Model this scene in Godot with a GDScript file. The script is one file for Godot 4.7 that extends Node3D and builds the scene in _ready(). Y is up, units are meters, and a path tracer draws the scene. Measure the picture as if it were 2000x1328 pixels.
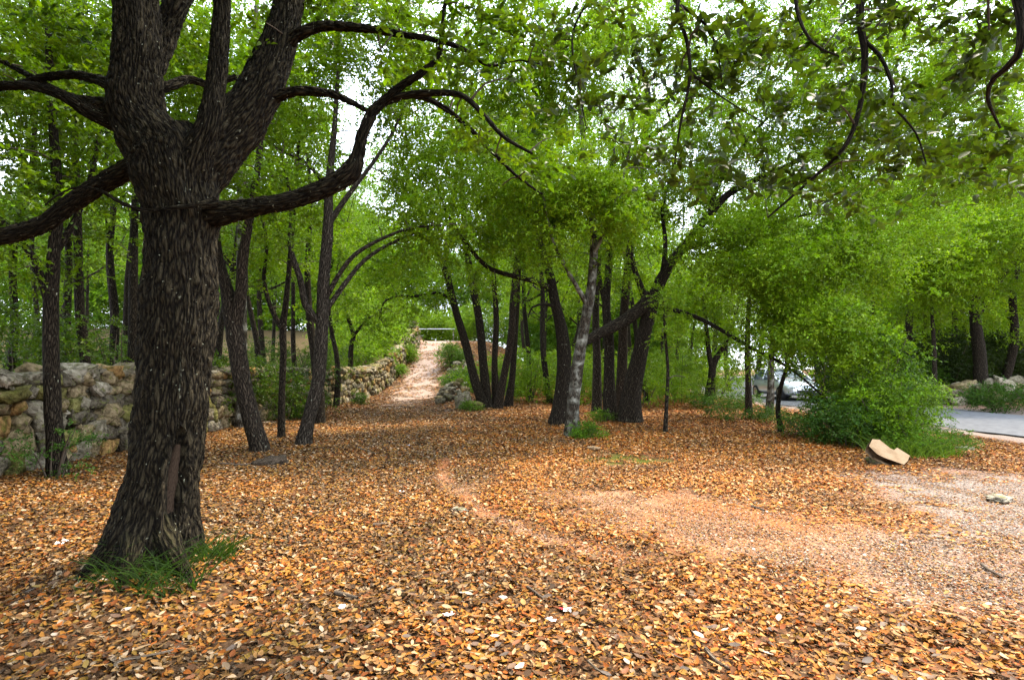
extends Node3D
# A leaf-strewn path through a holm-oak wood: dry-stone wall, old oak, thicket, a road with a car.

const F := 1091.0                     # focal length for a 2000-pixel-wide picture
const EYE := Vector3(0.0, 1.55, 0.0)
const PITCH := 0.0495

var rng := RandomNumberGenerator.new()
var nz := FastNoiseLite.new()         # broad noise
var nf := FastNoiseLite.new()         # fine noise
var nc := FastNoiseLite.new()         # plates of bark
var scarred := false
var taken := {}
var M := {}                           # materials
var clump_near: Array = []            # leaf clump meshes
var clump_mid: Array = []
var stone_mesh: Array = []
var litter_mesh: Array = []
var fragment_mesh: Array = []


class Buf:
	var v := PackedVector3Array()
	var n := PackedVector3Array()
	var uv := PackedVector2Array()
	var c := PackedColorArray()
	var i := PackedInt32Array()
	func mesh(m: Material) -> ArrayMesh:
		var a := []
		a.resize(Mesh.ARRAY_MAX)
		a[Mesh.ARRAY_VERTEX] = v
		a[Mesh.ARRAY_NORMAL] = n
		if uv.size() == v.size():
			a[Mesh.ARRAY_TEX_UV] = uv
		if c.size() == v.size():
			a[Mesh.ARRAY_COLOR] = c
		a[Mesh.ARRAY_INDEX] = i
		var me := ArrayMesh.new()
		me.add_surface_from_arrays(Mesh.PRIMITIVE_TRIANGLES, a)
		me.surface_set_material(0, m)
		return me


# ------------------------------------------------------------------ camera, sky, sun
func set_view() -> void:
	var cam := Camera3D.new()
	cam.name = "camera"
	cam.position = EYE
	cam.rotation.x = PITCH
	cam.fov = rad_to_deg(2.0 * atan(664.0 / F))
	cam.near = 0.05
	cam.far = 900.0
	add_child(cam)
	cam.current = true
	var env := Environment.new()
	env.tonemap_mode = Environment.TONE_MAPPER_LINEAR
	env.tonemap_exposure = 7.0
	env.sdfgi_enabled = true
	env.ssao_enabled = true
	env.ssil_enabled = true
	env.background_mode = Environment.BG_SKY
	var sm := ProceduralSkyMaterial.new()
	sm.sky_top_color = Color(0.88, 0.93, 1.0)
	sm.sky_horizon_color = Color(0.95, 0.97, 1.0)
	sm.sky_curve = 0.15
	sm.ground_horizon_color = Color(0.5, 0.48, 0.44)
	sm.ground_bottom_color = Color(0.2, 0.18, 0.15)
	sm.sun_angle_max = 1.0
	sm.energy_multiplier = 0.85
	var sky := Sky.new()
	sky.sky_material = sm
	env.sky = sky
	var we := WorldEnvironment.new()
	we.name = "environment"
	we.environment = env
	add_child(we)
	var sun := DirectionalLight3D.new()
	sun.name = "sun"
	sun.light_color = Color(1.0, 0.95, 0.86)
	sun.light_energy = 0.5
	sun.light_angular_distance = 10.0
	sun.shadow_enabled = true
	add_child(sun)
	sun.look_at_from_position(Vector3(9, 20, -7), Vector3.ZERO)


# ------------------------------------------------------------------ small helpers
func at(px: float, py: float, d: float) -> Vector3:
	var x := (px - 1000.0) / F
	var y := -(py - 664.0) / F
	var wy := y * cos(PITCH) + sin(PITCH)
	var wz := y * sin(PITCH) - cos(PITCH)
	return EYE + Vector3(x, wy, wz) * (d / -wz)


func numbered(nm: String) -> String:
	if not taken.has(nm):
		taken[nm] = 0
		return nm
	taken[nm] += 1
	return "%s_%03d" % [nm, taken[nm]]


func meta(o: Node, label: String, category: String, group := "") -> void:
	o.set_meta("label", label)
	o.set_meta("category", category)
	if group != "":
		o.set_meta("group", group)


func thing(nm: String, label: String, category: String, pos: Vector3, group := "") -> Node3D:
	var o := Node3D.new()
	o.name = numbered(nm)
	add_child(o)
	o.position = pos
	meta(o, label, category, group)
	return o


func part(nm: String, me: Mesh, parent: Node) -> MeshInstance3D:
	var o := MeshInstance3D.new()
	o.name = nm
	o.mesh = me
	parent.add_child(o, true)
	return o


func copies(nm: String, me: Mesh, where: Array, tints: PackedColorArray, parent: Node) -> MultiMeshInstance3D:
	var mm := MultiMesh.new()
	mm.transform_format = MultiMesh.TRANSFORM_3D
	mm.use_colors = true
	mm.mesh = me
	mm.instance_count = where.size()
	for k in where.size():
		mm.set_instance_transform(k, where[k])
		mm.set_instance_color(k, tints[k])
	var o := MultiMeshInstance3D.new()
	o.name = nm
	o.multimesh = mm
	o.set_meta("kind", "stuff")
	parent.add_child(o, true)
	return o


func lin(r: float, g: float, b: float) -> Color:
	return Color(r, g, b).linear_to_srgb()


func rsphere() -> Vector3:
	for k in 20:
		var p := Vector3(rng.randf_range(-1, 1), rng.randf_range(-1, 1), rng.randf_range(-1, 1))
		if p.length_squared() < 1.0:
			return p
	return Vector3.ZERO


func turned() -> Basis:
	return Basis(Vector3(rng.randf_range(-1, 1), rng.randf_range(-1, 1), rng.randf_range(-1, 1.01)).normalized(), rng.randf() * TAU)


func sstep(a: float, b: float, x: float) -> float:
	return smoothstep(a, b, x)


# distance from (x, z) to a polyline of Vector2(x, z)
func dist_line(x: float, z: float, pts: Array) -> float:
	var best := 1e9
	var p := Vector2(x, z)
	for k in pts.size() - 1:
		var a: Vector2 = pts[k]
		var b: Vector2 = pts[k + 1]
		var t := clampf((p - a).dot(b - a) / (b - a).length_squared(), 0.0, 1.0)
		best = minf(best, p.distance_to(a + (b - a) * t))
	return best


# ------------------------------------------------------------------ lie of the land
var path_line: Array = [Vector2(-0.5, -8.0), Vector2(-2.2, -13.0), Vector2(-3.9, -19.0), Vector2(-4.7, -24.0), Vector2(-5.3, -31.0), Vector2(-5.9, -38.0), Vector2(-6.1, -46.0), Vector2(-6.2, -60.0)]
var track_line: Array = [Vector2(-0.3, -7.4), Vector2(0.9, -6.6), Vector2(2.05, -5.6), Vector2(2.9, -4.75), Vector2(3.8, -4.1), Vector2(6.0, -3.2), Vector2(11.0, -2.0)]
var rut_line: Array = [Vector2(-1.15, -9.6), Vector2(-1.05, -8.4), Vector2(-0.72, -7.2), Vector2(-0.22, -6.0), Vector2(0.25, -5.35), Vector2(0.9, -4.7)]
var road_line: Array = [Vector2(14.6, 12.0), Vector2(14.4, 0.0), Vector2(14.1, -12.0), Vector2(13.9, -22.0), Vector2(14.4, -32.0), Vector2(16.4, -42.0), Vector2(20.5, -52.0), Vector2(27.0, -61.0), Vector2(38.0, -70.0)]
const ROAD_HALF := 2.7
const WALL_X := -7.45
const SCAR := Vector3(0.754, 0.0, 0.656)     # the way the old oak's wound faces


func rise(d: float) -> float:
	var s := 0.27
	if d < 27.0:
		return 0.0
	if d < 35.0:
		return s * (d - 27.0) * (d - 27.0) / 16.0
	if d < 43.0:
		return s * (d - 31.0)
	if d < 47.0:
		return s * 12.0 + s * ((d - 43.0) - (d - 43.0) * (d - 43.0) / 8.0)
	return s * 14.0


func gh(x: float, z: float) -> float:
	var d := -z
	var h := rise(d) * (1.0 - sstep(-2.6, 5.0, x))
	h += nz.get_noise_2d(x * 5.0, z * 5.0) * 0.05 + nz.get_noise_2d(x * 22.0, z * 22.0) * 0.014
	if x < -7.6:                                            # higher ground behind the wall
		h += sstep(-7.6, -8.6, x) * 0.75 + minf(maxf(0.0, -8.6 - x), 30.0) * 0.012
	# bank of rubble at the edge of the path
	var bank := exp(-pow((x + 2.3 + (d - 24.0) * 0.065) / 0.8, 2.0)) * sstep(20.5, 24.0, d) * (1.0 - sstep(38.0, 44.0, d))
	h += bank * 0.55
	# swell at the foot of the old oak
	h += 0.16 * exp(-((x + 2.75) * (x + 2.75) + (d - 4.2) * (d - 4.2)) / 0.5)
	if x > 16.9 and d > -5.0:
		h += sstep(16.9, 21.0, x) * 0.55
	if d > 4.0 and d < 9.0 and x > -2.0:
		h -= 0.025 * exp(-pow(dist_line(x, z, rut_line) / 0.16, 2.0))
	return h


func bare(x: float, z: float) -> float:                      # 0 leaf cover .. 1 bare soil
	var d := -z
	var j := nz.get_noise_2d(x * 14.0 + 40.0, z * 14.0) * 0.5
	var b := 0.0
	if d < 12.0:
		var t := dist_line(x, z, track_line)
		b = (1.0 - sstep(0.2, 1.1 + 0.24 * maxf(0.0, x), t + j * 0.9)) * (0.3 + 0.62 * sstep(0.0, 2.2, x))
		b = maxf(b, (1.0 - sstep(0.05, 0.19, dist_line(x, z, rut_line) + j * 0.08)) * 0.92)
		b = maxf(b, sstep(3.3, 5.2, x + j + (6.0 - d) * 0.25) * (1.0 - sstep(7.0, 9.5, d + j * 2.0)) * 0.93)
	var r := dist_line(x, z, road_line)
	b = maxf(b, 1.0 - sstep(ROAD_HALF + 0.6, ROAD_HALF + 1.7, r + j))
	if d > 12.0:
		b = maxf(b, (1.0 - sstep(0.6, 2.0, dist_line(x, z, path_line) + j)) * sstep(12.0, 30.0, d) * 0.55)
	return clampf(b, 0.0, 1.0)


func soil(x: float, z: float) -> Color:                      # linear base colour of the ground
	var d := -z
	var j := nz.get_noise_2d(x * 9.0, z * 9.0 + 90.0)
	var humus := Color(0.085, 0.052, 0.030).lerp(Color(0.148, 0.081, 0.041), clampf(0.5 + j, 0.0, 1.0))
	var red := Color(0.40, 0.155, 0.06).lerp(Color(0.42, 0.22, 0.125), clampf(0.5 + j * 1.4, 0.0, 1.0))
	var grit := Color(0.27, 0.215, 0.18)
	var dust := Color(0.40, 0.29, 0.235)
	var c := humus
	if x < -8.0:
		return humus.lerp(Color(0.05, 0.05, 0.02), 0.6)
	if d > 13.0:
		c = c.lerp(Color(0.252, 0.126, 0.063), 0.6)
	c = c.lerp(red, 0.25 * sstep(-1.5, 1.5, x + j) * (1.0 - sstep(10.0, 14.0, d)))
	c = c.lerp(red, sstep(0.1, 0.6, bare(x, z)))
	var g := sstep(3.2, 5.0, x + j * 1.2 + (6.0 - d) * 0.25) * (1.0 - sstep(7.5, 9.5, d))
	g = maxf(g, 1.0 - sstep(ROAD_HALF + 0.4, ROAD_HALF + 2.0, dist_line(x, z, road_line) + j * 0.6))
	c = c.lerp(grit, clampf(g, 0.0, 1.0))
	if d > 14.0:
		c = c.lerp(dust, (1.0 - sstep(0.9, 2.0, dist_line(x, z, path_line) + j)) * sstep(9.0, 24.0, d) * 0.95)
	# moss carpet by the pale trunk
	var mx := (x - 1.95 - j * 0.5) / 0.85
	var mz := (d - 9.6 - j * 0.6) / 0.75
	var mo := 1.0 - sstep(0.55, 1.1, sqrt(mx * mx + mz * mz) + nz.get_noise_2d(x * 60.0, z * 60.0) * 0.7)
	return c.lerp(Color(0.096, 0.111, 0.015), mo * 0.9)


func axis(near: float, step: float, far: float, grow: float) -> PackedFloat32Array:
	var a := PackedFloat32Array([0.0])
	var x := 0.0
	var s := step
	while x < far:
		if x > near:
			s *= grow
		x += s
		a.append(x)
	return a


func build_ground() -> void:
	var xs := PackedFloat32Array()
	var half := axis(8.0, 0.11, 260.0, 1.07)
	for k in range(half.size() - 1, 0, -1):
		xs.append(-half[k])
	xs.append_array(half)
	var zs := PackedFloat32Array()
	for k in [30.0, 14.0, 7.0, 3.0, 1.0]:
		zs.append(k)
	for q in axis(11.0, 0.1, 260.0, 1.03):
		zs.append(-q - 0.3)
	var nx := xs.size()
	var nn := zs.size()
	var V := PackedVector3Array()
	var C := PackedColorArray()
	for a in nn:
		for b in nx:
			var x := xs[b]
			var z := zs[a]
			V.append(Vector3(x, gh(x, z), z))
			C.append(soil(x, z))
	var N := PackedVector3Array()
	for a in nn:
		for b in nx:
			var dx := V[a * nx + mini(b + 1, nx - 1)] - V[a * nx + maxi(b - 1, 0)]
			var dz := V[maxi(a - 1, 0) * nx + b] - V[mini(a + 1, nn - 1) * nx + b]
			N.append(dz.cross(dx).normalized())
	var bufs := {"ground": Buf.new(), "footpath": Buf.new(), "dirt_track": Buf.new()}
	var maps := {"ground": {}, "footpath": {}, "dirt_track": {}}
	for a in nn - 1:
		for b in nx - 1:
			var k := a * nx + b
			var mid := (V[k] + V[k + nx + 1]) * 0.5
			var who := "ground"
			if mid.z < -13.0 and mid.z > -50.0 and dist_line(mid.x, mid.z, path_line) < 1.5:
				who = "footpath"
			elif mid.z > -10.0 and mid.z < 0.0 and bare(mid.x, mid.z) > 0.45 and mid.x < 10.5:
				who = "dirt_track"
			var B: Buf = bufs[who]
			var mp: Dictionary = maps[who]
			for q in [k, k + nx, k + 1, k + 1, k + nx, k + nx + 1]:
				if not mp.has(q):
					mp[q] = B.v.size()
					B.v.append(V[q])
					B.n.append(N[q])
					B.c.append(C[q])
				B.i.append(mp[q])
	for who in bufs:
		var B: Buf = bufs[who]
		# rows run away from the eye (-z), columns to +x: turn the faces up
		for t in B.i.size() / 3:
			var s := B.i[t * 3 + 1]
			B.i[t * 3 + 1] = B.i[t * 3 + 2]
			B.i[t * 3 + 2] = s
		for t in B.n.size():
			if B.n[t].y < 0.0:
				B.n[t] = -B.n[t]
		if B.v.size() > 0:
			# Godot front faces are clockwise seen from above
			var p0 := B.v[B.i[0]]
			var up := (B.v[B.i[2]] - p0).cross(B.v[B.i[1]] - p0).y
			if up < 0.0:
				for t in B.i.size() / 3:
					var s2 := B.i[t * 3 + 1]
					B.i[t * 3 + 1] = B.i[t * 3 + 2]
					B.i[t * 3 + 2] = s2
			var o := part(who, B.mesh(M.soil), self)
			o.set_meta("kind", "structure")


func build_road() -> void:
	var pts: Array = []
	for k in road_line.size() - 1:
		for s in 10:
			var q: Vector2 = road_line[k]
			var p0: Vector2 = road_line[maxi(k - 1, 0)]
			var p2: Vector2 = road_line[k + 1]
			var p3: Vector2 = road_line[mini(k + 2, road_line.size() - 1)]
			pts.append(q.cubic_interpolate(p2, p0, p3, s / 10.0))
	var B := Buf.new()
	var cols := 8
	for k in pts.size():
		var t: Vector2 = (pts[mini(k + 1, pts.size() - 1)] - pts[maxi(k - 1, 0)]).normalized()
		var side := Vector2(-t.y, t.x)
		for c in cols + 1:
			var e := (float(c) / cols * 2.0 - 1.0)
			var w := ROAD_HALF
			if c == 0 or c == cols:
				w += nz.get_noise_2d(k * 30.0, c * 99.0) * 0.16
			var p: Vector2 = pts[k] + side * e * w
			var y := maxf(gh(p.x, p.y), gh(pts[k].x, pts[k].y)) + 0.05 - 0.045 * e * e
			B.v.append(Vector3(p.x, y, p.y))
			B.n.append(Vector3.UP)
			B.uv.append(Vector2(e, k * 0.1))
	for k in pts.size() - 1:
		for c in cols:
			var a := k * (cols + 1) + c
			for q in [a, a + 1, a + cols + 1, a + 1, a + cols + 2, a + cols + 1]:
				B.i.append(q)
	face_up(B)
	var o := part("road", B.mesh(M.asphalt), self)
	o.set_meta("kind", "structure")


func face_up(B: Buf) -> void:
	for t in B.i.size() / 3:
		var a := B.v[B.i[t * 3]]
		if (B.v[B.i[t * 3 + 2]] - a).cross(B.v[B.i[t * 3 + 1]] - a).y < 0.0:
			var s := B.i[t * 3 + 1]
			B.i[t * 3 + 1] = B.i[t * 3 + 2]
			B.i[t * 3 + 2] = s


# ------------------------------------------------------------------ materials
func noise_tex(kind: int, freq: float, size: int, ramp: Array, octaves := 4, ret := -1, sd := 1) -> NoiseTexture2D:
	var n := FastNoiseLite.new()
	n.noise_type = kind
	n.frequency = freq
	n.fractal_octaves = octaves
	n.seed = sd
	if ret >= 0:
		n.cellular_return_type = ret
	var t := NoiseTexture2D.new()
	t.width = size
	t.height = size
	t.seamless = true
	t.noise = n
	if ramp.size() > 0:
		var g := Gradient.new()
		var o := PackedFloat32Array()
		var c := PackedColorArray()
		for r in ramp:
			o.append(r[0])
			c.append(r[1])
		g.offsets = o
		g.colors = c
		t.color_ramp = g
	return t


func furrow_tex(ramp: Array) -> NoiseTexture2D:                # braided furrows: bright lines where the bark is split
	var t := noise_tex(FastNoiseLite.TYPE_SIMPLEX_SMOOTH, 0.011, 512, ramp, 4, -1, 3)
	var n: FastNoiseLite = t.noise
	n.fractal_type = FastNoiseLite.FRACTAL_RIDGED
	n.fractal_gain = 0.45
	return t


func mat(nm: String, c: Color, rough := 0.9, spec := 0.3) -> StandardMaterial3D:
	var m := StandardMaterial3D.new()
	m.resource_name = nm
	m.albedo_color = c
	m.roughness = rough
	m.metallic_specular = spec
	M[nm] = m
	return m


func relief(m: StandardMaterial3D, t: Texture2D, cm: float) -> void:
	m.heightmap_enabled = true
	m.heightmap_texture = t
	m.heightmap_scale = cm


func tri(m: StandardMaterial3D, scale: float, world := true) -> void:
	m.uv1_triplanar = true
	m.uv1_world_triplanar = world
	m.uv1_scale = Vector3.ONE * scale
	m.uv1_triplanar_sharpness = 4.0


func lichen(m: StandardMaterial3D, t: Texture2D, scale: float) -> void:
	m.detail_enabled = true
	m.detail_albedo = t
	m.detail_blend_mode = BaseMaterial3D.BLEND_MODE_MIX
	m.detail_uv_layer = BaseMaterial3D.DETAIL_UV_2
	m.uv2_triplanar = true
	m.uv2_world_triplanar = true
	m.uv2_scale = Vector3.ONE * scale


func build_materials() -> void:
	var SIM := FastNoiseLite.TYPE_SIMPLEX_SMOOTH
	var CEL := FastNoiseLite.TYPE_CELLULAR
	var soil_tex := noise_tex(SIM, 0.03, 1024, [[0.0, Color(0.55, 0.52, 0.5)], [0.45, Color(0.86, 0.85, 0.84)], [0.75, Color(1, 1, 1)], [1.0, Color(1, 0.98, 0.95)]], 6)
	var grain := noise_tex(SIM, 0.035, 1024, [], 7)
	var m := mat("soil", Color.WHITE, 0.95, 0.2)
	m.vertex_color_use_as_albedo = true
	m.albedo_texture = soil_tex
	tri(m, 0.9)
	relief(m, grain, 0.7)

	m = mat("asphalt", lin(0.125, 0.125, 0.13), 0.9, 0.25)
	m.albedo_texture = noise_tex(SIM, 0.02, 512, [[0.0, Color(0.72, 0.72, 0.73)], [0.5, Color(0.92, 0.92, 0.93)], [1.0, Color(1, 1, 1)]], 6, -1, 4)
	tri(m, 0.35)
	relief(m, grain, 0.5)

	var crack := furrow_tex([])
	var bark_tex := furrow_tex([[0.0, Color(0.98, 0.97, 0.93)], [0.35, Color(0.85, 0.82, 0.78)], [0.55, Color(0.6, 0.57, 0.53)], [0.75, Color(0.33, 0.3, 0.27)], [1.0, Color(0.2, 0.18, 0.16)]])
	var spots := noise_tex(SIM, 0.022, 512, [[0.0, Color(0.8, 0.8, 0.7, 0)], [0.885, Color(0.6, 0.6, 0.5, 0)], [0.91, Color(0.55, 0.56, 0.48, 0.9)], [1.0, Color(0.8, 0.8, 0.72, 1)]], 3, -1, 8)
	var spots2 := noise_tex(SIM, 0.008, 512, [[0.0, Color(0.6, 0.6, 0.55, 0)], [0.42, Color(0.5, 0.5, 0.45, 0)], [0.55, Color(0.5, 0.49, 0.44, 0.45)], [0.7, Color(0.6, 0.59, 0.54, 0.75)], [1.0, Color(0.78, 0.78, 0.73, 0.95)]], 7, -1, 9)
	for b in [["bark_old", 0.062, 0.053, 0.034], ["bark_dark", 0.078, 0.064, 0.047], ["bark_brown", 0.10, 0.08, 0.06], ["bark_pale", 0.17, 0.145, 0.115], ["bark_grey", 0.12, 0.104, 0.085]]:
		m = mat(b[0], lin(b[1], b[2], b[3]), 0.92, 0.25)
		m.vertex_color_use_as_albedo = true
		m.albedo_texture = bark_tex
		relief(m, crack, 3.5)
		m.heightmap_flip_texture = true
		lichen(m, spots2 if b[0] == "bark_pale" else spots, 1.5 if b[0] == "bark_old" else (0.9 if b[0] == "bark_pale" else 0.8))
	m = mat("bare_wood", lin(0.055, 0.037, 0.025), 0.9, 0.2)
	m.albedo_texture = soil_tex
	m = mat("rotten_wood", lin(0.15, 0.115, 0.085), 0.95, 0.1)
	m.albedo_texture = soil_tex
	tri(m, 2.5)
	relief(m, grain, 4.0)
	m = mat("twig", lin(0.075, 0.058, 0.043), 0.9, 0.2)
	m = mat("dead_wood", lin(0.45, 0.38, 0.31), 0.85, 0.2)
	m.albedo_texture = bark_tex
	m = mat("stick", lin(0.10, 0.075, 0.055), 0.85, 0.2)

	m = mat("leaf", Color.WHITE, 0.5, 0.33)
	m.vertex_color_use_as_albedo = true
	m.backlight_enabled = true
	m.backlight = Color(0.95, 1.0, 0.45)
	m = mat("dry_leaf", Color.WHITE, 0.7, 0.3)
	m.vertex_color_use_as_albedo = true

	var stone_tex := noise_tex(SIM, 0.012, 512, [[0.0, Color(0.45, 0.44, 0.42)], [0.35, Color(0.72, 0.70, 0.67)], [0.6, Color(0.9, 0.88, 0.85)], [1.0, Color(1, 1, 1)]], 6, -1, 11)
	var moss_tex := noise_tex(SIM, 0.014, 512, [[0.0, Color(0.3, 0.33, 0.1, 0)], [0.62, Color(0.32, 0.34, 0.12, 0)], [0.7, Color(0.34, 0.35, 0.13, 0.6)], [1.0, Color(0.42, 0.42, 0.16, 0.8)]], 5, -1, 12)
	var stone_bump := noise_tex(SIM, 0.025, 512, [], 6, -1, 13)
	var cols := [["stone_grey", 0.25, 0.22, 0.165], ["stone_tan", 0.30, 0.235, 0.14], ["stone_ochre", 0.35, 0.215, 0.085], ["stone_dark", 0.135, 0.115, 0.085], ["stone_pale", 0.37, 0.33, 0.26], ["stone_moss", 0.21, 0.195, 0.07]]
	for b in cols:
		m = mat(b[0], lin(b[1], b[2], b[3]), 0.93, 0.25)
		m.albedo_texture = stone_tex
		tri(m, 1.1)
		relief(m, stone_bump, 3.0)
		lichen(m, moss_tex, 0.9)
	m = mat("stone_slab", lin(0.30, 0.20, 0.115), 0.85, 0.3)
	m.albedo_texture = noise_tex(SIM, 0.008, 256, [[0.0, Color(0.7, 0.66, 0.6)], [0.5, Color(0.95, 0.93, 0.9)], [1.0, Color(1, 1, 1)]], 5, -1, 17)
	tri(m, 1.4)
	relief(m, stone_bump, 0.8)
	m = mat("core_soil", lin(0.07, 0.06, 0.045), 1.0, 0.1)
	m = mat("white_paint", lin(0.62, 0.62, 0.6), 0.6, 0.4)
	m = mat("paper", lin(0.78, 0.76, 0.73), 0.8, 0.3)
	m = mat("paper_red", lin(0.6, 0.05, 0.06), 0.7, 0.3)
	m = mat("paper_blue", lin(0.35, 0.42, 0.62), 0.7, 0.3)
	# car
	m = mat("car_paint", lin(0.62, 0.65, 0.68), 0.25, 0.5)
	m.metallic = 0.55
	m.clearcoat_enabled = true
	m.clearcoat = 1.0
	m.clearcoat_roughness = 0.05
	m = mat("car_glass", lin(0.02, 0.03, 0.035), 0.06, 0.6)
	m = mat("tyre", lin(0.02, 0.02, 0.02), 0.85, 0.3)
	m = mat("alloy", lin(0.5, 0.5, 0.52), 0.3, 0.5)
	m.metallic = 0.9
	m = mat("trim", lin(0.03, 0.03, 0.03), 0.6, 0.4)
	m = mat("lens", lin(0.75, 0.78, 0.8), 0.1, 0.6)


# ------------------------------------------------------------------ leaves
func add_leaf(B: Buf, p: Vector3, d: Vector3, u: Vector3, L: float, W: float, c: Color) -> void:
	var s := u.cross(d).normalized()
	u = d.cross(s)
	var k := B.v.size()
	B.v.append(p)
	B.v.append(p + d * L * 0.3 + s * W * 0.45 + u * W * 0.16)
	B.v.append(p + d * L * 0.68 + s * W * 0.42 + u * W * 0.16)
	B.v.append(p + d * L)
	B.v.append(p + d * L * 0.68 - s * W * 0.42 + u * W * 0.16)
	B.v.append(p + d * L * 0.3 - s * W * 0.45 + u * W * 0.16)
	for q in 6:
		B.n.append(u)
		B.c.append(c)
	for q in [0, 1, 3, 1, 2, 3, 0, 3, 5, 3, 4, 5]:
		B.i.append(k + q)


func add_leaf_fine(B: Buf, p: Vector3, d: Vector3, u: Vector3, L: float, W: float, c: Color, curl: float) -> void:
	var s := u.cross(d).normalized()
	u = d.cross(s)
	var k := B.v.size()
	var pt := absf(sin(L * 9173.0))                          # some leaves are pointed, some blunt, some lopsided
	var lop := 0.12 * sin(W * 7717.0)
	var ring := [[0.0, 0.0], [0.2, 0.3 + 0.12 * pt], [0.45, 0.5 + lop], [0.78, 0.24 + 0.16 * (1.0 - pt)], [1.0, lop * 0.6], [0.8, -0.22 - 0.16 * (1.0 - pt)], [0.5, -0.5 + lop], [0.22, -0.3 - 0.1 * pt]]
	B.v.append(p + d * L * 0.5 - u * curl * L * 0.06)
	B.n.append(u)
	for r in ring:
		var t: float = r[0]
		var e: float = r[1]
		B.v.append(p + d * L * t + s * W * e + u * (absf(e) * W * 0.35 - curl * L * (t - 0.5) * (t - 0.5) + curl * L * 0.25 * 0.0))
		B.n.append((u - s * e * 0.6 + d * curl * (t - 0.5)).normalized())
	for q in 9:
		B.c.append(c)
	for q in 8:
		B.i.append(k)
		B.i.append(k + 1 + q)
		B.i.append(k + 1 + (q + 1) % 8)


func make_clump(sprays: int, leaves: int, radius: float, L: float, W: float, fine: bool) -> ArrayMesh:
	var B := Buf.new()
	for k in sprays:
		var dir := Vector3(rng.randf_range(-1, 1), rng.randf_range(-0.65, 0.75), rng.randf_range(-1, 1)).normalized()
		var start := rsphere() * radius * 0.3
		var ln := radius * rng.randf_range(0.45, 0.95)
		var tone := rng.randf_range(0.62, 1.0)
		var young := rng.randf()
		for q in leaves:
			var t := lerpf(0.35, 1.0, (q + 0.6) / leaves)
			var bend := Vector3.DOWN * t * t * ln * 0.22
			var p := start + dir * ln * t + bend
			var out := (dir * 0.4 + rsphere() * 1.15 + Vector3.DOWN * 0.15).normalized()
			var up := (Vector3.UP * 0.8 + rsphere() * 1.0).normalized()
			var sz := rng.randf_range(0.7, 1.15)
			var w := tone * rng.randf_range(0.75, 1.0)
			var c := Color(w * (0.78 + 0.22 * young), w, w * (0.7 + 0.3 * young))
			if absf(out.dot(up)) > 0.95:
				up = Vector3(0.3, 0.9, 0.2)
			if fine:
				add_leaf_fine(B, p, out, up, L * sz, W * sz, c, rng.randf_range(-0.3, 0.5))
			else:
				add_leaf(B, p, out, up, L * sz, W * sz, c)
	return B.mesh(M.leaf)


var PAL: Array = [Color(0.304, 0.186, 0.086), Color(0.304, 0.137, 0.026), Color(0.292, 0.090, 0.013), Color(0.170, 0.054, 0.013), Color(0.085, 0.039, 0.017), Color(0.377, 0.269, 0.172), Color(0.231, 0.143, 0.026), Color(0.243, 0.132, 0.046), Color(0.341, 0.162, 0.033), Color(0.414, 0.323, 0.251), Color(0.122, 0.060, 0.026), Color(0.267, 0.114, 0.026), Color(0.10, 0.06, 0.035), Color(0.17, 0.11, 0.06), Color(0.07, 0.045, 0.03)]


func make_litter(count: int, half: float, L: float) -> ArrayMesh:
	var B := Buf.new()
	for k in count:
		var p := Vector3(rng.randf_range(-half, half), rng.randf_range(0.003, 0.036), rng.randf_range(-half, half))
		var a := rng.randf() * TAU
		var d := Vector3(cos(a), rng.randf_range(-0.4, 0.4), sin(a)).normalized()
		var u := (Vector3.UP + rsphere() * 0.6).normalized()
		var c: Color = PAL[rng.randi() % PAL.size()]
		var w := rng.randf_range(0.75, 1.0)
		c = Color(c.r * w, c.g * w, c.b * w)
		var sz := rng.randf_range(0.45, 1.25)
		add_leaf_fine(B, p - d * L * 0.5, d, u, L * sz, L * sz * rng.randf_range(0.28, 0.62), c, rng.randf_range(-0.9, 0.7))
	return B.mesh(M.dry_leaf)


func make_fragments() -> ArrayMesh:                            # crumbs of leaf, twig bits and grit
	var B := Buf.new()
	for k in 90:
		var p := Vector3(rng.randf_range(-0.2, 0.2), rng.randf_range(0.001, 0.007), rng.randf_range(-0.2, 0.2))
		var a := rng.randf() * TAU
		var d := Vector3(cos(a), rng.randf_range(-0.2, 0.2), sin(a)).normalized()
		var u := (Vector3.UP + rsphere() * 0.5).normalized()
		var c: Color = PAL[rng.randi() % PAL.size()]
		var L := rng.randf_range(0.008, 0.028)
		var W := L * rng.randf_range(0.3, 0.8)
		if k % 6 == 0:
			var w := rng.randf_range(0.6, 1.2)
			c = Color(0.30 * w, 0.235 * w, 0.19 * w)
			L = rng.randf_range(0.006, 0.016)
			W = L * 0.8
			p.y += 0.004
		elif k % 7 == 0:
			c = Color(0.08, 0.05, 0.03)
			L = rng.randf_range(0.02, 0.06)
			W = 0.004
		elif k % 2 == 0:
			c = Color(c.r * 0.8, c.g * 0.55, c.b * 0.4)
		add_leaf(B, p, d, u, L, W, c)
	return B.mesh(M.dry_leaf)


func build_leaf_meshes() -> void:
	for k in 6:
		clump_mid.append(make_clump(21, 9, 0.58, 0.076, 0.036, false))
	for k in 5:
		clump_near.append(make_clump(6, 10, 0.34, 0.068, 0.031, true))
	for k in 12:
		litter_mesh.append(make_litter(66, 0.14, 0.05))
	for k in 4:
		fragment_mesh.append(make_fragments())


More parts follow.
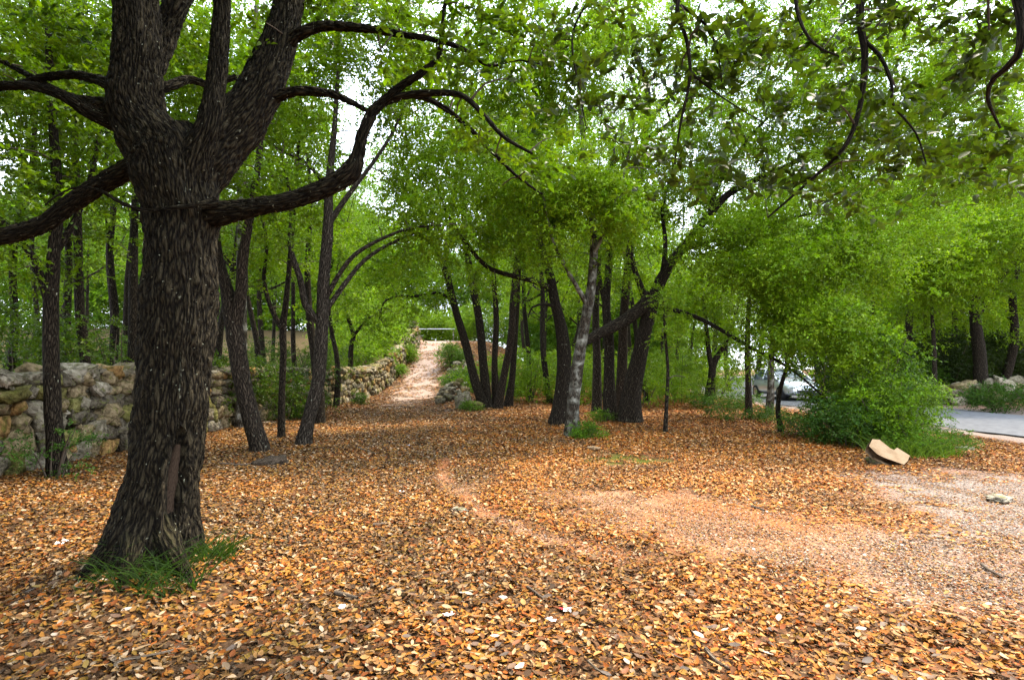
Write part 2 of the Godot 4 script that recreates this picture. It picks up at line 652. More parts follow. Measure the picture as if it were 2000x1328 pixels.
func build_litter() -> void:
	var where: Array = []
	var tints: Array = []
	for k in litter_mesh.size():
		where.append([])
		tints.append(PackedColorArray())
	var d := 2.3
	while d < 44.0:
		var sc := 1.0
		if d > 9.0:
			sc = 1.0 + (d - 9.0) * 0.06
		var sp := 0.15 * sc
		var reach := d * 0.98 + 0.8
		var lo := -reach
		if d < 30.0:
			lo = maxf(-reach, -10.5)
		var x := lo
		while x < minf(reach, 13.0):
			var px := x + rng.randf_range(-0.5, 0.5) * sp
			var pz := -d + rng.randf_range(-0.5, 0.5) * sp
			x += sp
			if px < WALL_X + 0.3:
				continue
			var bb := bare(px, pz)
			var keep := (1.0 - bb * 1.1) * (0.97 + 0.2 * nz.get_noise_2d(px * 30.0, pz * 30.0 + 70.0))
			if d > 13.0 and px > 1.5:
				keep *= 0.75
			if rng.randf() > keep:
				continue
			if bb > 0.5 and rng.randf() < 0.5:
				continue
			if pow((px - 1.95) / 0.8, 2.0) + pow((-pz - 9.6) / 0.7, 2.0) < 1.0 + nz.get_noise_2d(px * 40.0, pz * 40.0) * 1.6 and rng.randf() < 0.72:
				continue
			var k := rng.randi() % litter_mesh.size()
			var y := gh(px, pz)
			var nrm := Vector3(gh(px - 0.15, pz) - gh(px + 0.15, pz), 0.3, gh(px, pz - 0.15) - gh(px, pz + 0.15)).normalized()
			var ang := rng.randf() * TAU
			var bx := Vector3(cos(ang), 0, sin(ang))
			bx = (bx - nrm * bx.dot(nrm)).normalized()
			var flat := 0.55 if bb > 0.3 else 1.0
			var b := Basis(bx * sc, nrm * sc * flat, bx.cross(nrm) * sc)
			if b.determinant() < 0.0:
				b.z = -b.z
			where[k].append(Transform3D(b, Vector3(px, y - 0.004, pz)))
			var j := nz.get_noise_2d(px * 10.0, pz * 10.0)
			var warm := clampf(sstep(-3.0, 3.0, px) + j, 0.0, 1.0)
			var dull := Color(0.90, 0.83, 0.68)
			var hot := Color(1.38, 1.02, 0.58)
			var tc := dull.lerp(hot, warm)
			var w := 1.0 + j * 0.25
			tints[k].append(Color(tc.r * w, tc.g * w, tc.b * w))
		d += sp
	var o := Node3D.new()
	o.name = "leaf_litter"
	o.set_meta("kind", "stuff")
	add_child(o)
	meta(o, "carpet of fallen orange and tan oak leaves over the woodland floor", "leaf litter")
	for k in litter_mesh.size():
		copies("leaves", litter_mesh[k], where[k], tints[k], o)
	for k in fragment_mesh.size():
		var w2: Array = []
		var t2 := PackedColorArray()
		for n in 1500:
			var dd := 2.5 + pow(rng.randf(), 1.5) * 9.0
			var x := rng.randf_range(-0.95, 0.98) * dd
			if rng.randf() > bare(x, -dd) * 1.6 - 0.1:
				continue
			w2.append(Transform3D(Basis(Vector3.UP, rng.randf() * TAU) * Basis.from_scale(Vector3.ONE * rng.randf_range(0.8, 1.3)), Vector3(x, gh(x, -dd), -dd)))
			t2.append(Color.WHITE)
		copies("leaf_crumbs", fragment_mesh[k], w2, t2, o)


# ------------------------------------------------------------------ trees
func smooth_path(stem: Array, step: float) -> Array:          # [[Vector3, radius]] -> finer
	var out: Array = []
	var n := stem.size()
	for k in n - 1:
		var p1: Vector3 = stem[k][0]
		var p2: Vector3 = stem[k + 1][0]
		var p0: Vector3 = stem[maxi(k - 1, 0)][0]
		var p3: Vector3 = stem[mini(k + 2, n - 1)][0]
		var m := maxi(1, int(ceil(p1.distance_to(p2) / step)))
		for s in m:
			var t := float(s) / m
			var r: float = lerpf(stem[k][1], stem[k + 1][1], t)
			out.append([p1.cubic_interpolate(p2, p0, p3, t), r])
	out.append(stem[n - 1])
	return out


func add_tube(B: Buf, path: Array, sides: int, lump: float, tint: Color, origin: Vector3, foot := 0.0, cracked := 0.0, flare := 1.0) -> void:
	var n := path.size()
	var pos := PackedVector3Array()
	for k in n:
		pos.append(path[k][0])
	var T := (pos[1] - pos[0]).normalized()
	var N := T.cross(Vector3(0.13, 0.2, 1.0)).normalized()
	var base := B.v.size()
	var len := 0.0
	var reps: float = maxf(1.0, round(TAU * path[0][1] / 0.27))
	var P := PackedVector3Array()
	for k in n:
		var T2 := (pos[mini(k + 1, n - 1)] - pos[maxi(k - 1, 0)]).normalized()
		var ax := T.cross(T2)
		if ax.length() > 1e-5:
			N = N.rotated(ax.normalized(), T.angle_to(T2))
		T = T2
		N = (N - T * N.dot(T)).normalized()
		var Bn := T.cross(N)
		if k > 0:
			len += pos[k].distance_to(pos[k - 1])
		var r: float = path[k][1]
		for j in sides + 1:
			var a := TAU * float(j % sides) / sides
			var dir := N * cos(a) + Bn * sin(a)
			var rr := r
			if lump > 0.0:
				var q := pos[k] + dir * r
				rr *= 1.0 + lump * nf.get_noise_3d(q.x * 3.0, q.y * 1.6, q.z * 3.0) + lump * 0.5 * nf.get_noise_3d(q.x * 14.0, q.y * 5.0, q.z * 14.0)
			if foot > 0.0 and len < foot * 3.0:
				var fl := exp(-len / foot)
				rr *= 1.0 + flare * fl * (0.42 + 0.5 * maxf(0.0, nf.get_noise_3d(dir.x * 1.6 + origin.x, 5.0, dir.z * 1.6 + origin.z) + 0.15) * 1.6)
			if cracked > 0.0:
				var cx := dir.x * r * 34.0 + origin.x
				var cz := dir.z * r * 34.0
				var cc := absf(nf.get_noise_3d(cx * 0.55, len * 4.2, cz * 0.55))
				var c2 := nc.get_noise_3d(cx * 1.7, len * 13.0, cz * 1.7)
				rr -= cracked * (1.0 - smoothstep(0.0, 0.13, cc)) + cracked * 0.4 * (1.0 - smoothstep(-0.95, -0.6, c2))
			if scarred and k > 0:
				var hh := pos[k].y - origin.y
				var half := 1.0 - pow((hh - 0.55) / 0.44, 2.0)
				if half > 0.02:
					var side := r * acos(clampf(dir.dot(SCAR), -1.0, 1.0)) / (0.072 * sqrt(half))
					side += 0.25 * nf.get_noise_2d(hh * 5.0, 3.0)
					rr -= 0.05 * (1.0 - smoothstep(0.6, 1.0, side))
					rr += 0.024 * exp(-pow((side - 1.22) / 0.2, 2.0))
			P.append(pos[k] + dir * rr)
			B.uv.append(Vector2(reps * j / sides, len / 1.1))
			B.c.append(tint)
	var w := sides + 1
	for k in n:
		for j in w:
			var jm := (j - 1 + sides) % sides
			var jp := (j + 1) % sides
			var du := P[k * w + jp] - P[k * w + jm]
			var dv := P[mini(k + 1, n - 1) * w + j] - P[maxi(k - 1, 0) * w + j]
			B.v.append(P[k * w + j] - origin)
			B.n.append(du.cross(dv).normalized())
	for k in n - 1:
		for j in sides:
			var a := base + k * w + j
			for q in [a, a + w, a + 1, a + 1, a + w, a + w + 1]:
				B.i.append(q)


func gappy(p: Vector3, k: float) -> bool:                      # crowns are made of clusters with gaps between
	return nz.get_noise_3d(p.x * 11.0 + k, p.y * 15.0, p.z * 11.0) > (-0.02 if k > -17.5 else -0.12) + rng.randf_range(-0.1, 0.1)


func px_stem(list: Array) -> Array:                            # [[px, py, width px, depth]] -> [[Vector3, radius]]
	var out: Array = []
	for q in list:
		out.append([at(q[0], q[1], q[3]), q[2] * 0.5 / F * q[3]])
	return out


func slim(list: Array) -> Array:
	var out := px_stem(list)
	for q in out:
		q[1] *= 0.8
	return out


func tree(nm: String, label: String, group: String, bark: String, stems: Array, o: Dictionary) -> Node3D:
	rng.seed = hash(label)
	var st: Array = stems
	var first: Vector3 = st[0][0][0]
	var gy := gh(first.x, first.z)
	var fr: float = st[0][0][1]
	if first.y > gy - 0.1:
		st[0] = [[Vector3(first.x, gy - 0.18, first.z), fr * 1.05], [Vector3(lerpf(first.x, st[0][1][0].x, 0.1), gy + 0.12, first.z), fr]] + st[0].slice(1)
	var root := thing(nm, label, "tree", Vector3(first.x, gy, first.z), group)
	var og := root.position
	var lump: float = o.get("lump", 0.10)
	var near: bool = o.get("near", false)
	var fine: float = o.get("fine", 0.25)
	var nodes := PackedVector3Array()
	var nrad := PackedFloat32Array()
	var spawn: Array = []
	var count := 0
	var cracked: float = o.get("cracked", 0.0)
	for s in st:
		var path := smooth_path(s, fine)
		var B := Buf.new()
		var r0: float = s[0][1]
		var sides := clampi(int(r0 * o.get("sides", 60.0)) + 6, 6, 40 if cracked == 0.0 else 150)
		var tone := rng.randf_range(0.85, 1.1)
		scarred = cracked > 0.0 and count == 0
		add_tube(B, path, sides, lump if r0 > 0.05 else lump * 0.5, Color(tone, tone, tone), og, 0.22 if count == 0 else 0.0, cracked if r0 > 0.03 else 0.0, 1.0 if near else 0.45)
		scarred = false
		var me := B.mesh(M[bark])
		part("trunk" if count == 0 else "limb", me, root)
		var from: float = o.get("from", 0.5) if count == 0 else o.get("limb_from", 0.3)
		for k in range(0, path.size(), 1 if fine > 0.1 else 6):
			nodes.append(path[k][0])
			nrad.append(path[k][1])
			if float(k) / path.size() >= from and s[-1][1] < 0.11:
				spawn.append(path[k][0])
		count += 1
	# where the leaf clumps hang
	var goal: Array = []
	var bare_goal := {}
	var high_goal := {}
	var R: float = o.get("R", 1.2)
	for k in int(o.get("n", 120) * (1.0 if near else o.get("full", 1.45))):
		var c: Vector3 = spawn[rng.randi() % spawn.size()]
		var q := rsphere()
		var gp := c + Vector3(q.x * R, q.y * R * 0.75 + 0.15, q.z * R)
		if gappy(gp, og.z):
			goal.append(gp)
		elif rng.randf() < 0.7:
			bare_goal[gp] = true
			goal.append(gp)
	for b in o.get("blobs", []):
		var c := at(b[0], b[1], b[2])
		for k in int(b[4] * (1.0 if near else 1.9)):
			var q := rsphere()
			var gp := c + Vector3(q.x, q.y * (float(b[5]) if b.size() > 5 else 0.7), q.z) * float(b[3])
			if near or gappy(gp, og.z):
				goal.append(gp)
	for b in o.get("high", []):
		for k in int(b[2] * 1.8):
			var gp: Vector3 = b[0] + rsphere() * Vector3(1, 0.5, 1) * float(b[1])
			high_goal[gp] = true
			goal.append(gp)
	var sc: float = o.get("s", 1.0)
	var low: float = o.get("low", 0.6)
	var order: Array = []
	for g in goal:
		if g.y < gh(g.x, g.z) + low:
			continue
		var best := 1e9
		for q in range(0, nodes.size(), 2):
			best = minf(best, nodes[q].distance_squared_to(g))
		order.append([best, g])
	order.sort_custom(func(a, b): return a[0] < b[0])
	var tw := Buf.new()
	var where: Array = []
	var tints: Array = []
	var kinds: Array = clump_near if o.get("near", false) else clump_mid
	for k in kinds.size():
		where.append([])
		tints.append(PackedColorArray())
	var tint: Color = o.get("tint", Color(0.13, 0.24, 0.03))
	var dark: Color = o.get("dark", Color(0.16, 0.245, 0.012))
	for e in order:
		var g: Vector3 = e[1]
		var best := 1e9
		var bi := 0
		for q in nodes.size():
			var dd := nodes[q].distance_squared_to(g)
			if nodes[q].y > g.y + 0.3:
				dd *= 1.5
			if dd < best:
				best = dd
				bi = q
		var p := nodes[bi]
		var ln := p.distance_to(g)
		if ln > 0.12:
			var r0 := minf(nrad[bi] * 0.7, (0.007 + ln * 0.008) if near else (0.011 + ln * 0.013))
			var mid := p.lerp(g, 0.5) + Vector3(rng.randf_range(-0.1, 0.1), 0.1, rng.randf_range(-0.1, 0.1)) * ln
			var path := smooth_path([[p, r0], [mid, r0 * 0.7], [g, r0 * 0.4]], maxf(0.12, ln / 5.0))
			add_tube(tw, path, 4, 0.0, Color.WHITE, og)
			nodes.append(mid)
			nrad.append(r0 * 0.7)
			nodes.append(g)
			nrad.append(r0 * 0.4)
		if bare_goal.has(g):
			continue
		var k := rng.randi() % kinds.size()
		var s := sc * rng.randf_range(0.75, 1.25) * (1.6 if high_goal.has(g) else 1.0)
		where[k].append(Transform3D(Basis(Vector3.UP, rng.randf() * TAU) * Basis(Vector3.RIGHT, rng.randf_range(-0.5, 0.5)) * Basis.from_scale(Vector3(s, s * 0.85, s)), g - og))
		var j := clampf(0.5 + nz.get_noise_3d(g.x * 18.0, g.y * 18.0, g.z * 18.0) * 0.9 + rng.randf_range(-0.25, 0.25), 0.0, 1.0)
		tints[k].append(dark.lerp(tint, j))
	if tw.v.size() > 0:
		var cr := part("crown", tw.mesh(M.twig), root)
		for k in kinds.size():
			if where[k].size() > 0:
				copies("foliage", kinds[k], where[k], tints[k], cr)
	return root


func old_oak() -> void:
	var D := 4.25
	var stems := [
		px_stem([[285, 1128, 165, D], [297, 1050, 152, D], [318, 930, 130, D], [335, 800, 126, D], [343, 690, 128, D], [350, 590, 136, D], [354, 500, 131, D], [354, 420, 134, D], [345, 350, 146, D], [335, 300, 150, D], [318, 262, 118, D - 0.02]]),
		px_stem([[330, 330, 120, D], [298, 278, 118, D], [268, 225, 104, D], [264, 150, 92, D], [268, 70, 84, D], [266, -20, 76, D + 0.05], [255, -160, 62, D + 0.2], [240, -320, 45, D + 0.4]]),
		px_stem([[275, 190, 50, D + 0.15], [296, 120, 54, D + 0.2], [322, 60, 52, D + 0.28], [352, -10, 46, D + 0.35], [400, -140, 36, D + 0.6], [430, -280, 24, D + 0.8]]),
		px_stem([[372, 350, 80, D - 0.05], [385, 300, 68, D - 0.1], [408, 240, 48, D - 0.14], [421, 160, 38, D - 0.12], [428, 80, 36, D - 0.1], [433, 0, 33, D - 0.1], [430, -120, 26, D - 0.1], [445, -260, 18, D - 0.2]]),
		px_stem([[365, 360, 110, D + 0.05], [410, 300, 112, D + 0.1], [458, 250, 98, D + 0.15], [500, 190, 86, D + 0.2], [535, 115, 70, D + 0.25], [556, 40, 62, D + 0.3], [580, -60, 52, D + 0.4], [640, -220, 38, D + 0.6]]),
		px_stem([[440, 265, 60, D + 0.2], [478, 185, 52, D + 0.28], [512, 110, 40, D + 0.32], [540, 50, 30, D + 0.34]]),
		px_stem([[395, 420, 60, D], [440, 415, 46, D - 0.08], [500, 404, 38, D - 0.15], [570, 391, 35, D - 0.2], [635, 366, 36, D - 0.2], [684, 335, 42, D - 0.2], [699, 300, 27, D - 0.2], [708, 262, 23, D - 0.2], [728, 218, 22, D - 0.2], [752, 196, 20, D - 0.2], [786, 166, 17, D - 0.25], [826, 140, 15, D - 0.3], [856, 108, 13, D - 0.3], [863, 60, 11, D - 0.3], [870, 5, 9, D - 0.35], [905, -60, 7, D - 0.4]]),
		px_stem([[745, 202, 17, D - 0.2], [800, 186, 15, D - 0.1], [850, 200, 14, D], [905, 240, 12, D + 0.1], [955, 290, 10, D + 0.2], [1005, 340, 7, D + 0.3], [1060, 380, 5, D + 0.4]]),
		px_stem([[770, 190, 14, D - 0.22], [830, 182, 14, D - 0.3], [900, 186, 12, D - 0.4], [945, 225, 10, D - 0.5], [985, 268, 8, D - 0.6], [1040, 300, 5, D - 0.7]]),
		px_stem([[556, 90, 26, D + 0.25], [585, 66, 24, D + 0.2], [625, 52, 21, D + 0.15], [675, 52, 19, D + 0.1], [735, 58, 17, D], [790, 68, 14, D - 0.1], [850, 78, 12, D - 0.2], [905, 96, 10, D - 0.2], [955, 128, 8, D - 0.2], [1010, 118, 6, D - 0.2], [1080, 130, 4, D - 0.2]]),
		px_stem([[535, 190, 26, D + 0.2], [580, 178, 21, D + 0.15], [640, 182, 17, D + 0.1], [690, 202, 13, D + 0.05], [725, 222, 9, D]]),
		px_stem([[300, 325, 60, D], [255, 330, 42, D + 0.05], [200, 358, 38, D + 0.1], [140, 396, 36, D + 0.15], [85, 436, 36, D + 0.15], [30, 455, 34, D + 0.15], [-40, 468, 30, D + 0.1], [-140, 470, 24, D]]),
		px_stem([[245, 240, 60, D + 0.02], [195, 228, 32, D - 0.05], [160, 210, 27, D - 0.1], [120, 186, 22, D - 0.15], [60, 168, 20, D - 0.2], [0, 166, 19, D - 0.2], [-80, 150, 15, D - 0.2]]),
		px_stem([[235, 176, 34, D + 0.15], [190, 156, 20, D + 0.25], [140, 146, 18, D + 0.35], [80, 152, 16, D + 0.45], [20, 168, 16, D + 0.5], [-60, 176, 13, D + 0.6]]),
		px_stem([[225, 205, 30, D + 0.2], [170, 196, 17, D + 0.3], [120, 182, 15, D + 0.4], [60, 150, 13, D + 0.5], [0, 118, 11, D + 0.6]]),
		px_stem([[420, 395, 26, D - 0.16], [385, 401, 12, D - 0.24], [335, 406, 10, D - 0.28], [283, 411, 10, D - 0.3], [236, 396, 9, D - 0.32], [190, 370, 8, D - 0.34], [140, 368, 6, D - 0.36], [85, 400, 4, D - 0.4]]),
		px_stem([[285, 178, 30, D + 0.1], [330, 168, 22, D + 0.25], [370, 155, 18, D + 0.4], [410, 165, 15, D + 0.5], [460, 150, 13, D + 0.6]]),
	]
	var o := tree("oak_tree", "massive old oak with forked mossy trunk and scarred foot, standing in the leaf litter", "", "bark_old", stems, {
		"fine": 0.014, "sides": 560.0, "lump": 0.13, "cracked": 0.014, "n": 40, "R": 0.5, "near": true, "s": 1.0, "from": 0.99, "limb_from": 0.6, "low": 2.6,
		"tint": Color(0.279, 0.386, 0.022), "dark": Color(0.05, 0.09, 0.02),
		"blobs": [[420, -120, 4.6, 1.5, 50], [880, 60, 4.1, 0.6, 16], [1000, 260, 4.0, 0.5, 14], [960, 130, 4.2, 0.5, 10], [60, 60, 4.8, 0.8, 24], [-60, 260, 4.6, 0.7, 12], [700, -90, 4.6, 1.0, 24]], "high": [[Vector3(-3.2, 7.4, -4.0), 2.6, 120], [Vector3(-1.0, 7.2, -3.0), 2.2, 80], [Vector3(-4.8, 6.8, -2.0), 2.2, 80], [Vector3(-2.0, 7.4, -1.0), 2.2, 60]]})
	var og := o.position
	# roots that spread from the foot
	for r in [[[262, 1092, 4.2, 0.11], [228, 1118, 4.08, 0.1], [188, 1152, 3.94, 0.075], [158, 1178, 3.84, 0.05], [130, 1200, 3.76, 0.02]], [[300, 1090, 4.15, 0.1], [330, 1104, 4.02, 0.085], [356, 1120, 3.92, 0.055], [380, 1134, 3.84, 0.02]], [[270, 1095, 4.15, 0.12], [258, 1135, 3.95, 0.09], [246, 1170, 3.8, 0.055], [238, 1196, 3.68, 0.02]]]:
		var s: Array = []
		for k in r.size():
			var p := at(r[k][0], r[k][1], r[k][2])
			s.append([Vector3(p.x, gh(p.x, p.z) + [0.34, 0.15, 0.05, 0.0, -0.02][k], p.z), r[k][3]])
		var B := Buf.new()
		add_tube(B, smooth_path(s, 0.016), 60, 0.2, Color(0.95, 1.0, 0.85), og, 0.0, 0.01)
		part("root", B.mesh(M.bark_old), o)
	# long wound where the bark is gone: bare reddish wood with a rolled lip
	var W := Buf.new()
	var wp: Array = []
	for q in [[1078, 0.30, 0.02], [1040, 0.288, 0.05], [985, 0.272, 0.06], [930, 0.256, 0.055], [890, 0.25, 0.04], [862, 0.248, 0.014]]:
		var ax := at(lerpf(297.0, 325.0, (1050.0 - q[0]) / 165.0), q[0], 4.25)
		wp.append([ax + SCAR * (q[1] - 0.042 - q[2]), q[2]])
	add_tube(W, smooth_path(wp, 0.02), 18, 0.06, Color.WHITE, og)
	part("bark_wound", W.mesh(M.bare_wood), o)


func mid_trees() -> void:
	var G := Color(0.316, 0.438, 0.018)
	var A := Color(0.340, 0.460, 0.022)
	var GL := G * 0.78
	var near_wall := "slender oaks between the wall and the path"
	tree("oak_tree", "dark slim trunk standing against the stone wall, partly cut by the picture edge", near_wall, "bark_dark", [
		slim([[112, 925, 44, 8.0], [105, 850, 36, 8.0], [100, 740, 34, 8.0], [98, 620, 32, 8.0], [104, 500, 28, 8.0], [112, 400, 24, 8.0], [105, 280, 20, 8.0], [95, 120, 16, 8.1], [90, -50, 10, 8.2]]),
		slim([[98, 600, 22, 8.0], [70, 520, 18, 7.9], [40, 470, 14, 7.8], [-30, 400, 10, 7.7]]),
		slim([[104, 500, 18, 8.0], [150, 420, 14, 8.2], [180, 330, 11, 8.4], [200, 200, 8, 8.5]])],
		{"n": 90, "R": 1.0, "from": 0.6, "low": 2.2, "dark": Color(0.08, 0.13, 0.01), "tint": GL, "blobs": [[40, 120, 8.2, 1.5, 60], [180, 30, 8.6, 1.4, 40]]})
	tree("oak_tree", "leaning trunk forking low beside the stone wall, its foot green with moss", near_wall, "bark_brown", [
		slim([[508, 876, 44, 10.4], [490, 820, 40, 10.4], [472, 740, 40, 10.4], [460, 660, 42, 10.4], [450, 600, 40, 10.4], [436, 540, 24, 10.4], [422, 480, 22, 10.4], [415, 390, 18, 10.5], [400, 280, 14, 10.6], [392, 120, 9, 10.8]]),
		slim([[458, 640, 34, 10.4], [470, 570, 28, 10.3], [474, 500, 25, 10.2], [488, 420, 20, 10.1], [502, 330, 16, 10.0], [515, 220, 11, 9.9], [530, 80, 7, 9.8]]),
		slim([[426, 480, 12, 10.4], [380, 400, 9, 10.8], [340, 300, 7, 11.2]])],
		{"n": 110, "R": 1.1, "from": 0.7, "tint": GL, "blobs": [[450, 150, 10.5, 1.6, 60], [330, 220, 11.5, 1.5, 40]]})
	tree("oak_tree", "thinnest straight sapling trunk between the mossy leaning trunk and the lichened one", near_wall, "bark_dark", [
		slim([[549, 852, 18, 12.3], [550, 770, 16, 12.3], [553, 690, 16, 12.3], [552, 640, 17, 12.3], [560, 570, 13, 12.2], [568, 480, 11, 12.2], [576, 380, 9, 12.1], [585, 250, 6, 12.0]]),
		slim([[552, 645, 13, 12.3], [528, 600, 11, 12.4], [515, 545, 10, 12.5], [520, 470, 8, 12.6], [500, 380, 6, 12.7]])],
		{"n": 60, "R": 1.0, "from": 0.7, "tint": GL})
	tree("oak_tree", "grey trunk with white lichen spots and many arching branches beside the path", near_wall, "bark_grey", [
		slim([[592, 866, 36, 11.1], [604, 812, 31, 11.1], [622, 740, 31, 11.1], [628, 650, 31, 11.1], [632, 550, 29, 11.1], [640, 450, 26, 11.1], [642, 360, 20, 11.1], [652, 260, 14, 11.2], [660, 140, 9, 11.3]]),
		slim([[624, 630, 20, 11.1], [596, 596, 17, 11.0], [586, 545, 15, 10.9], [566, 480, 12, 10.8], [568, 400, 9, 10.7], [550, 300, 6, 10.6]]),
		slim([[634, 610, 14, 11.1], [672, 556, 12, 11.3], [712, 508, 10, 11.6], [770, 472, 8, 12.0], [850, 440, 6, 12.4]]),
		slim([[634, 585, 14, 11.1], [680, 510, 11, 11.0], [730, 474, 9, 11.0], [800, 446, 7, 11.0], [860, 440, 5, 11.0]]),
		slim([[640, 440, 16, 11.1], [676, 386, 13, 11.2], [722, 326, 10, 11.3], [760, 270, 8, 11.4], [800, 190, 5, 11.5]]),
		slim([[642, 370, 12, 11.1], [600, 320, 9, 11.4], [560, 300, 8, 11.7], [520, 275, 6, 12.0]])],
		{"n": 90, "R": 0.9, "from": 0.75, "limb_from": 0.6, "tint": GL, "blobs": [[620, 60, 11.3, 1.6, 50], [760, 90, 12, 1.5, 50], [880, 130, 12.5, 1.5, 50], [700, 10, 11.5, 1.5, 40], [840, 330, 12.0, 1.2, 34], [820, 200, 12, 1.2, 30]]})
	tree("oak_tree", "straight trunk close behind the lichen-spotted one, before the wall", near_wall, "bark_dark", [
		slim([[622, 826, 30, 15.4], [622, 760, 26, 15.4], [614, 690, 22, 15.4], [604, 620, 18, 15.4], [600, 520, 14, 15.4], [606, 400, 10, 15.4], [600, 300, 7, 15.4]])],
		{"n": 60, "R": 1.4, "from": 0.6, "tint": GL})
	tree("oak_tree", "thin bowed trunk at the wall foot where the path begins to climb", near_wall, "bark_dark", [
		slim([[656, 792, 16, 22.0], [660, 740, 13, 22.0], [656, 690, 12, 22.0], [646, 640, 10, 22.0], [640, 560, 8, 22.0], [650, 460, 6, 22.0]])],
		{"n": 50, "R": 1.5, "s": 1.3, "from": 0.6, "tint": A})
	tree("oak_tree", "small forked tree just behind the wall where it starts uphill", "trees behind the stone wall", "bark_dark", [
		slim([[684, 715, 14, 27.0], [685, 680, 12, 27.0], [690, 655, 11, 27.0], [676, 610, 8, 27.0], [668, 560, 6, 27.0], [660, 480, 4, 27.0]]),
		slim([[689, 658, 9, 27.0], [706, 636, 7, 26.8], [722, 620, 5, 26.6], [750, 610, 3, 26.4]])],
		{"n": 70, "R": 2.0, "s": 1.4, "from": 0.5, "low": 1.4, "tint": Color(0.340, 0.460, 0.022)})
	tree("oak_tree", "pale whitish upright trunk rising behind the leaning mossy trunk", "trees behind the stone wall", "bark_pale", [
		slim([[472, 800, 28, 14.2], [471, 600, 24, 14.2], [471, 440, 21, 14.2], [471, 330, 19, 14.2], [482, 200, 16, 14.2], [496, 70, 12, 14.3], [505, -60, 8, 14.3]])],
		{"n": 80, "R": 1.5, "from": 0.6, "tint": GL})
	# clump beside the path
	var cl := "clump of five trunks at the path edge"
	tree("oak_tree", "trunk leaning over the path, its thin branch arching across the way uphill", cl, "bark_dark", [
		slim([[945, 795, 26, 21.0], [928, 745, 22, 21.0], [908, 668, 20, 21.0], [888, 600, 18, 21.0], [872, 535, 17, 21.0], [852, 485, 13, 21.0], [826, 430, 10, 20.8], [800, 360, 7, 20.5], [770, 270, 4, 20.0]]),
		slim([[874, 580, 10, 21.0], [852, 572, 8, 20.8], [815, 578, 7, 20.4], [776, 580, 6, 20.0], [750, 590, 4, 19.6], [741, 622, 3, 19.4]]),
		slim([[864, 520, 10, 21.0], [880, 460, 9, 21.2], [885, 380, 7, 21.4], [900, 280, 5, 21.5]])],
		{"n": 120, "R": 1.8, "s": 1.3, "from": 0.72, "limb_from": 0.35, "low": 2.6, "tint": A, "blobs": [[800, 480, 20, 1.8, 40], [760, 540, 22, 1.4, 20]]})
	tree("oak_tree", "second trunk of the clump, straight with a slight bend, next to the leaning one", cl, "bark_dark", [
		slim([[952, 798, 26, 21.2], [944, 710, 21, 21.2], [935, 620, 19, 21.2], [918, 530, 17, 21.2], [908, 450, 13, 21.2], [900, 340, 9, 21.2], [905, 230, 6, 21.2]])],
		{"n": 80, "R": 1.7, "s": 1.3, "from": 0.65, "tint": G, "blobs": [[900, 250, 21, 2.0, 40]]})
	tree("oak_tree", "thin upright middle trunk of the clump at the path edge", cl, "bark_brown", [
		slim([[969, 798, 20, 21.4], [966, 710, 15, 21.4], [969, 620, 14, 21.4], [963, 520, 12, 21.4], [960, 430, 10, 21.4], [968, 320, 7, 21.4]])],
		{"n": 70, "R": 1.6, "s": 1.3, "from": 0.65, "tint": G})
	tree("oak_tree", "trunk with a white lichen blotch leaning away from the path in the clump", cl, "bark_brown", [
		slim([[972, 803, 24, 20.7], [984, 735, 18, 20.7], [998, 660, 18, 20.7], [1003, 580, 17, 20.7], [1010, 510, 14, 20.7], [1025, 420, 10, 20.7], [1030, 300, 7, 20.7]])],
		{"n": 80, "R": 1.7, "s": 1.3, "from": 0.65, "tint": G, "blobs": [[1030, 280, 21, 2.2, 40]]})
	tree("oak_tree", "outermost trunk of the clump, half hidden, on its side away from the path", cl, "bark_dark", [
		slim([[992, 800, 22, 21.6], [1000, 740, 16, 21.6], [1006, 660, 14, 21.6], [1012, 560, 12, 21.6], [1018, 470, 9, 21.6], [1040, 380, 6, 21.6]])],
		{"n": 60, "R": 1.5, "s": 1.3, "from": 0.65, "tint": G})
	# middle group
	var mg := "oaks in the middle of the clearing"
	tree("oak_tree", "stout dark forked trunk close behind the pale lichened trunk", mg, "bark_dark", [
		slim([[1092, 830, 50, 15.0], [1098, 770, 38, 15.0], [1102, 700, 36, 15.0], [1096, 640, 30, 15.0], [1084, 590, 25, 15.0], [1076, 545, 22, 15.0], [1062, 500, 17, 15.0], [1050, 430, 12, 15.0], [1045, 320, 8, 15.0]]),
		slim([[1080, 565, 16, 15.0], [1040, 548, 14, 14.8], [990, 536, 12, 14.5], [950, 520, 11, 14.2], [915, 482, 9, 13.9], [880, 430, 7, 13.6], [850, 360, 5, 13.3]]),
		slim([[1086, 600, 12, 15.0], [1066, 594, 8, 14.7], [1040, 600, 5, 14.4], [1032, 620, 3, 14.3]])],
		{"n": 110, "R": 1.3, "from": 0.7, "tint": A, "low": 3.4, "blobs": [[960, 400, 14, 1.4, 50], [1070, 400, 14.5, 1.0, 30], [1010, 200, 14, 1.7, 50]]})
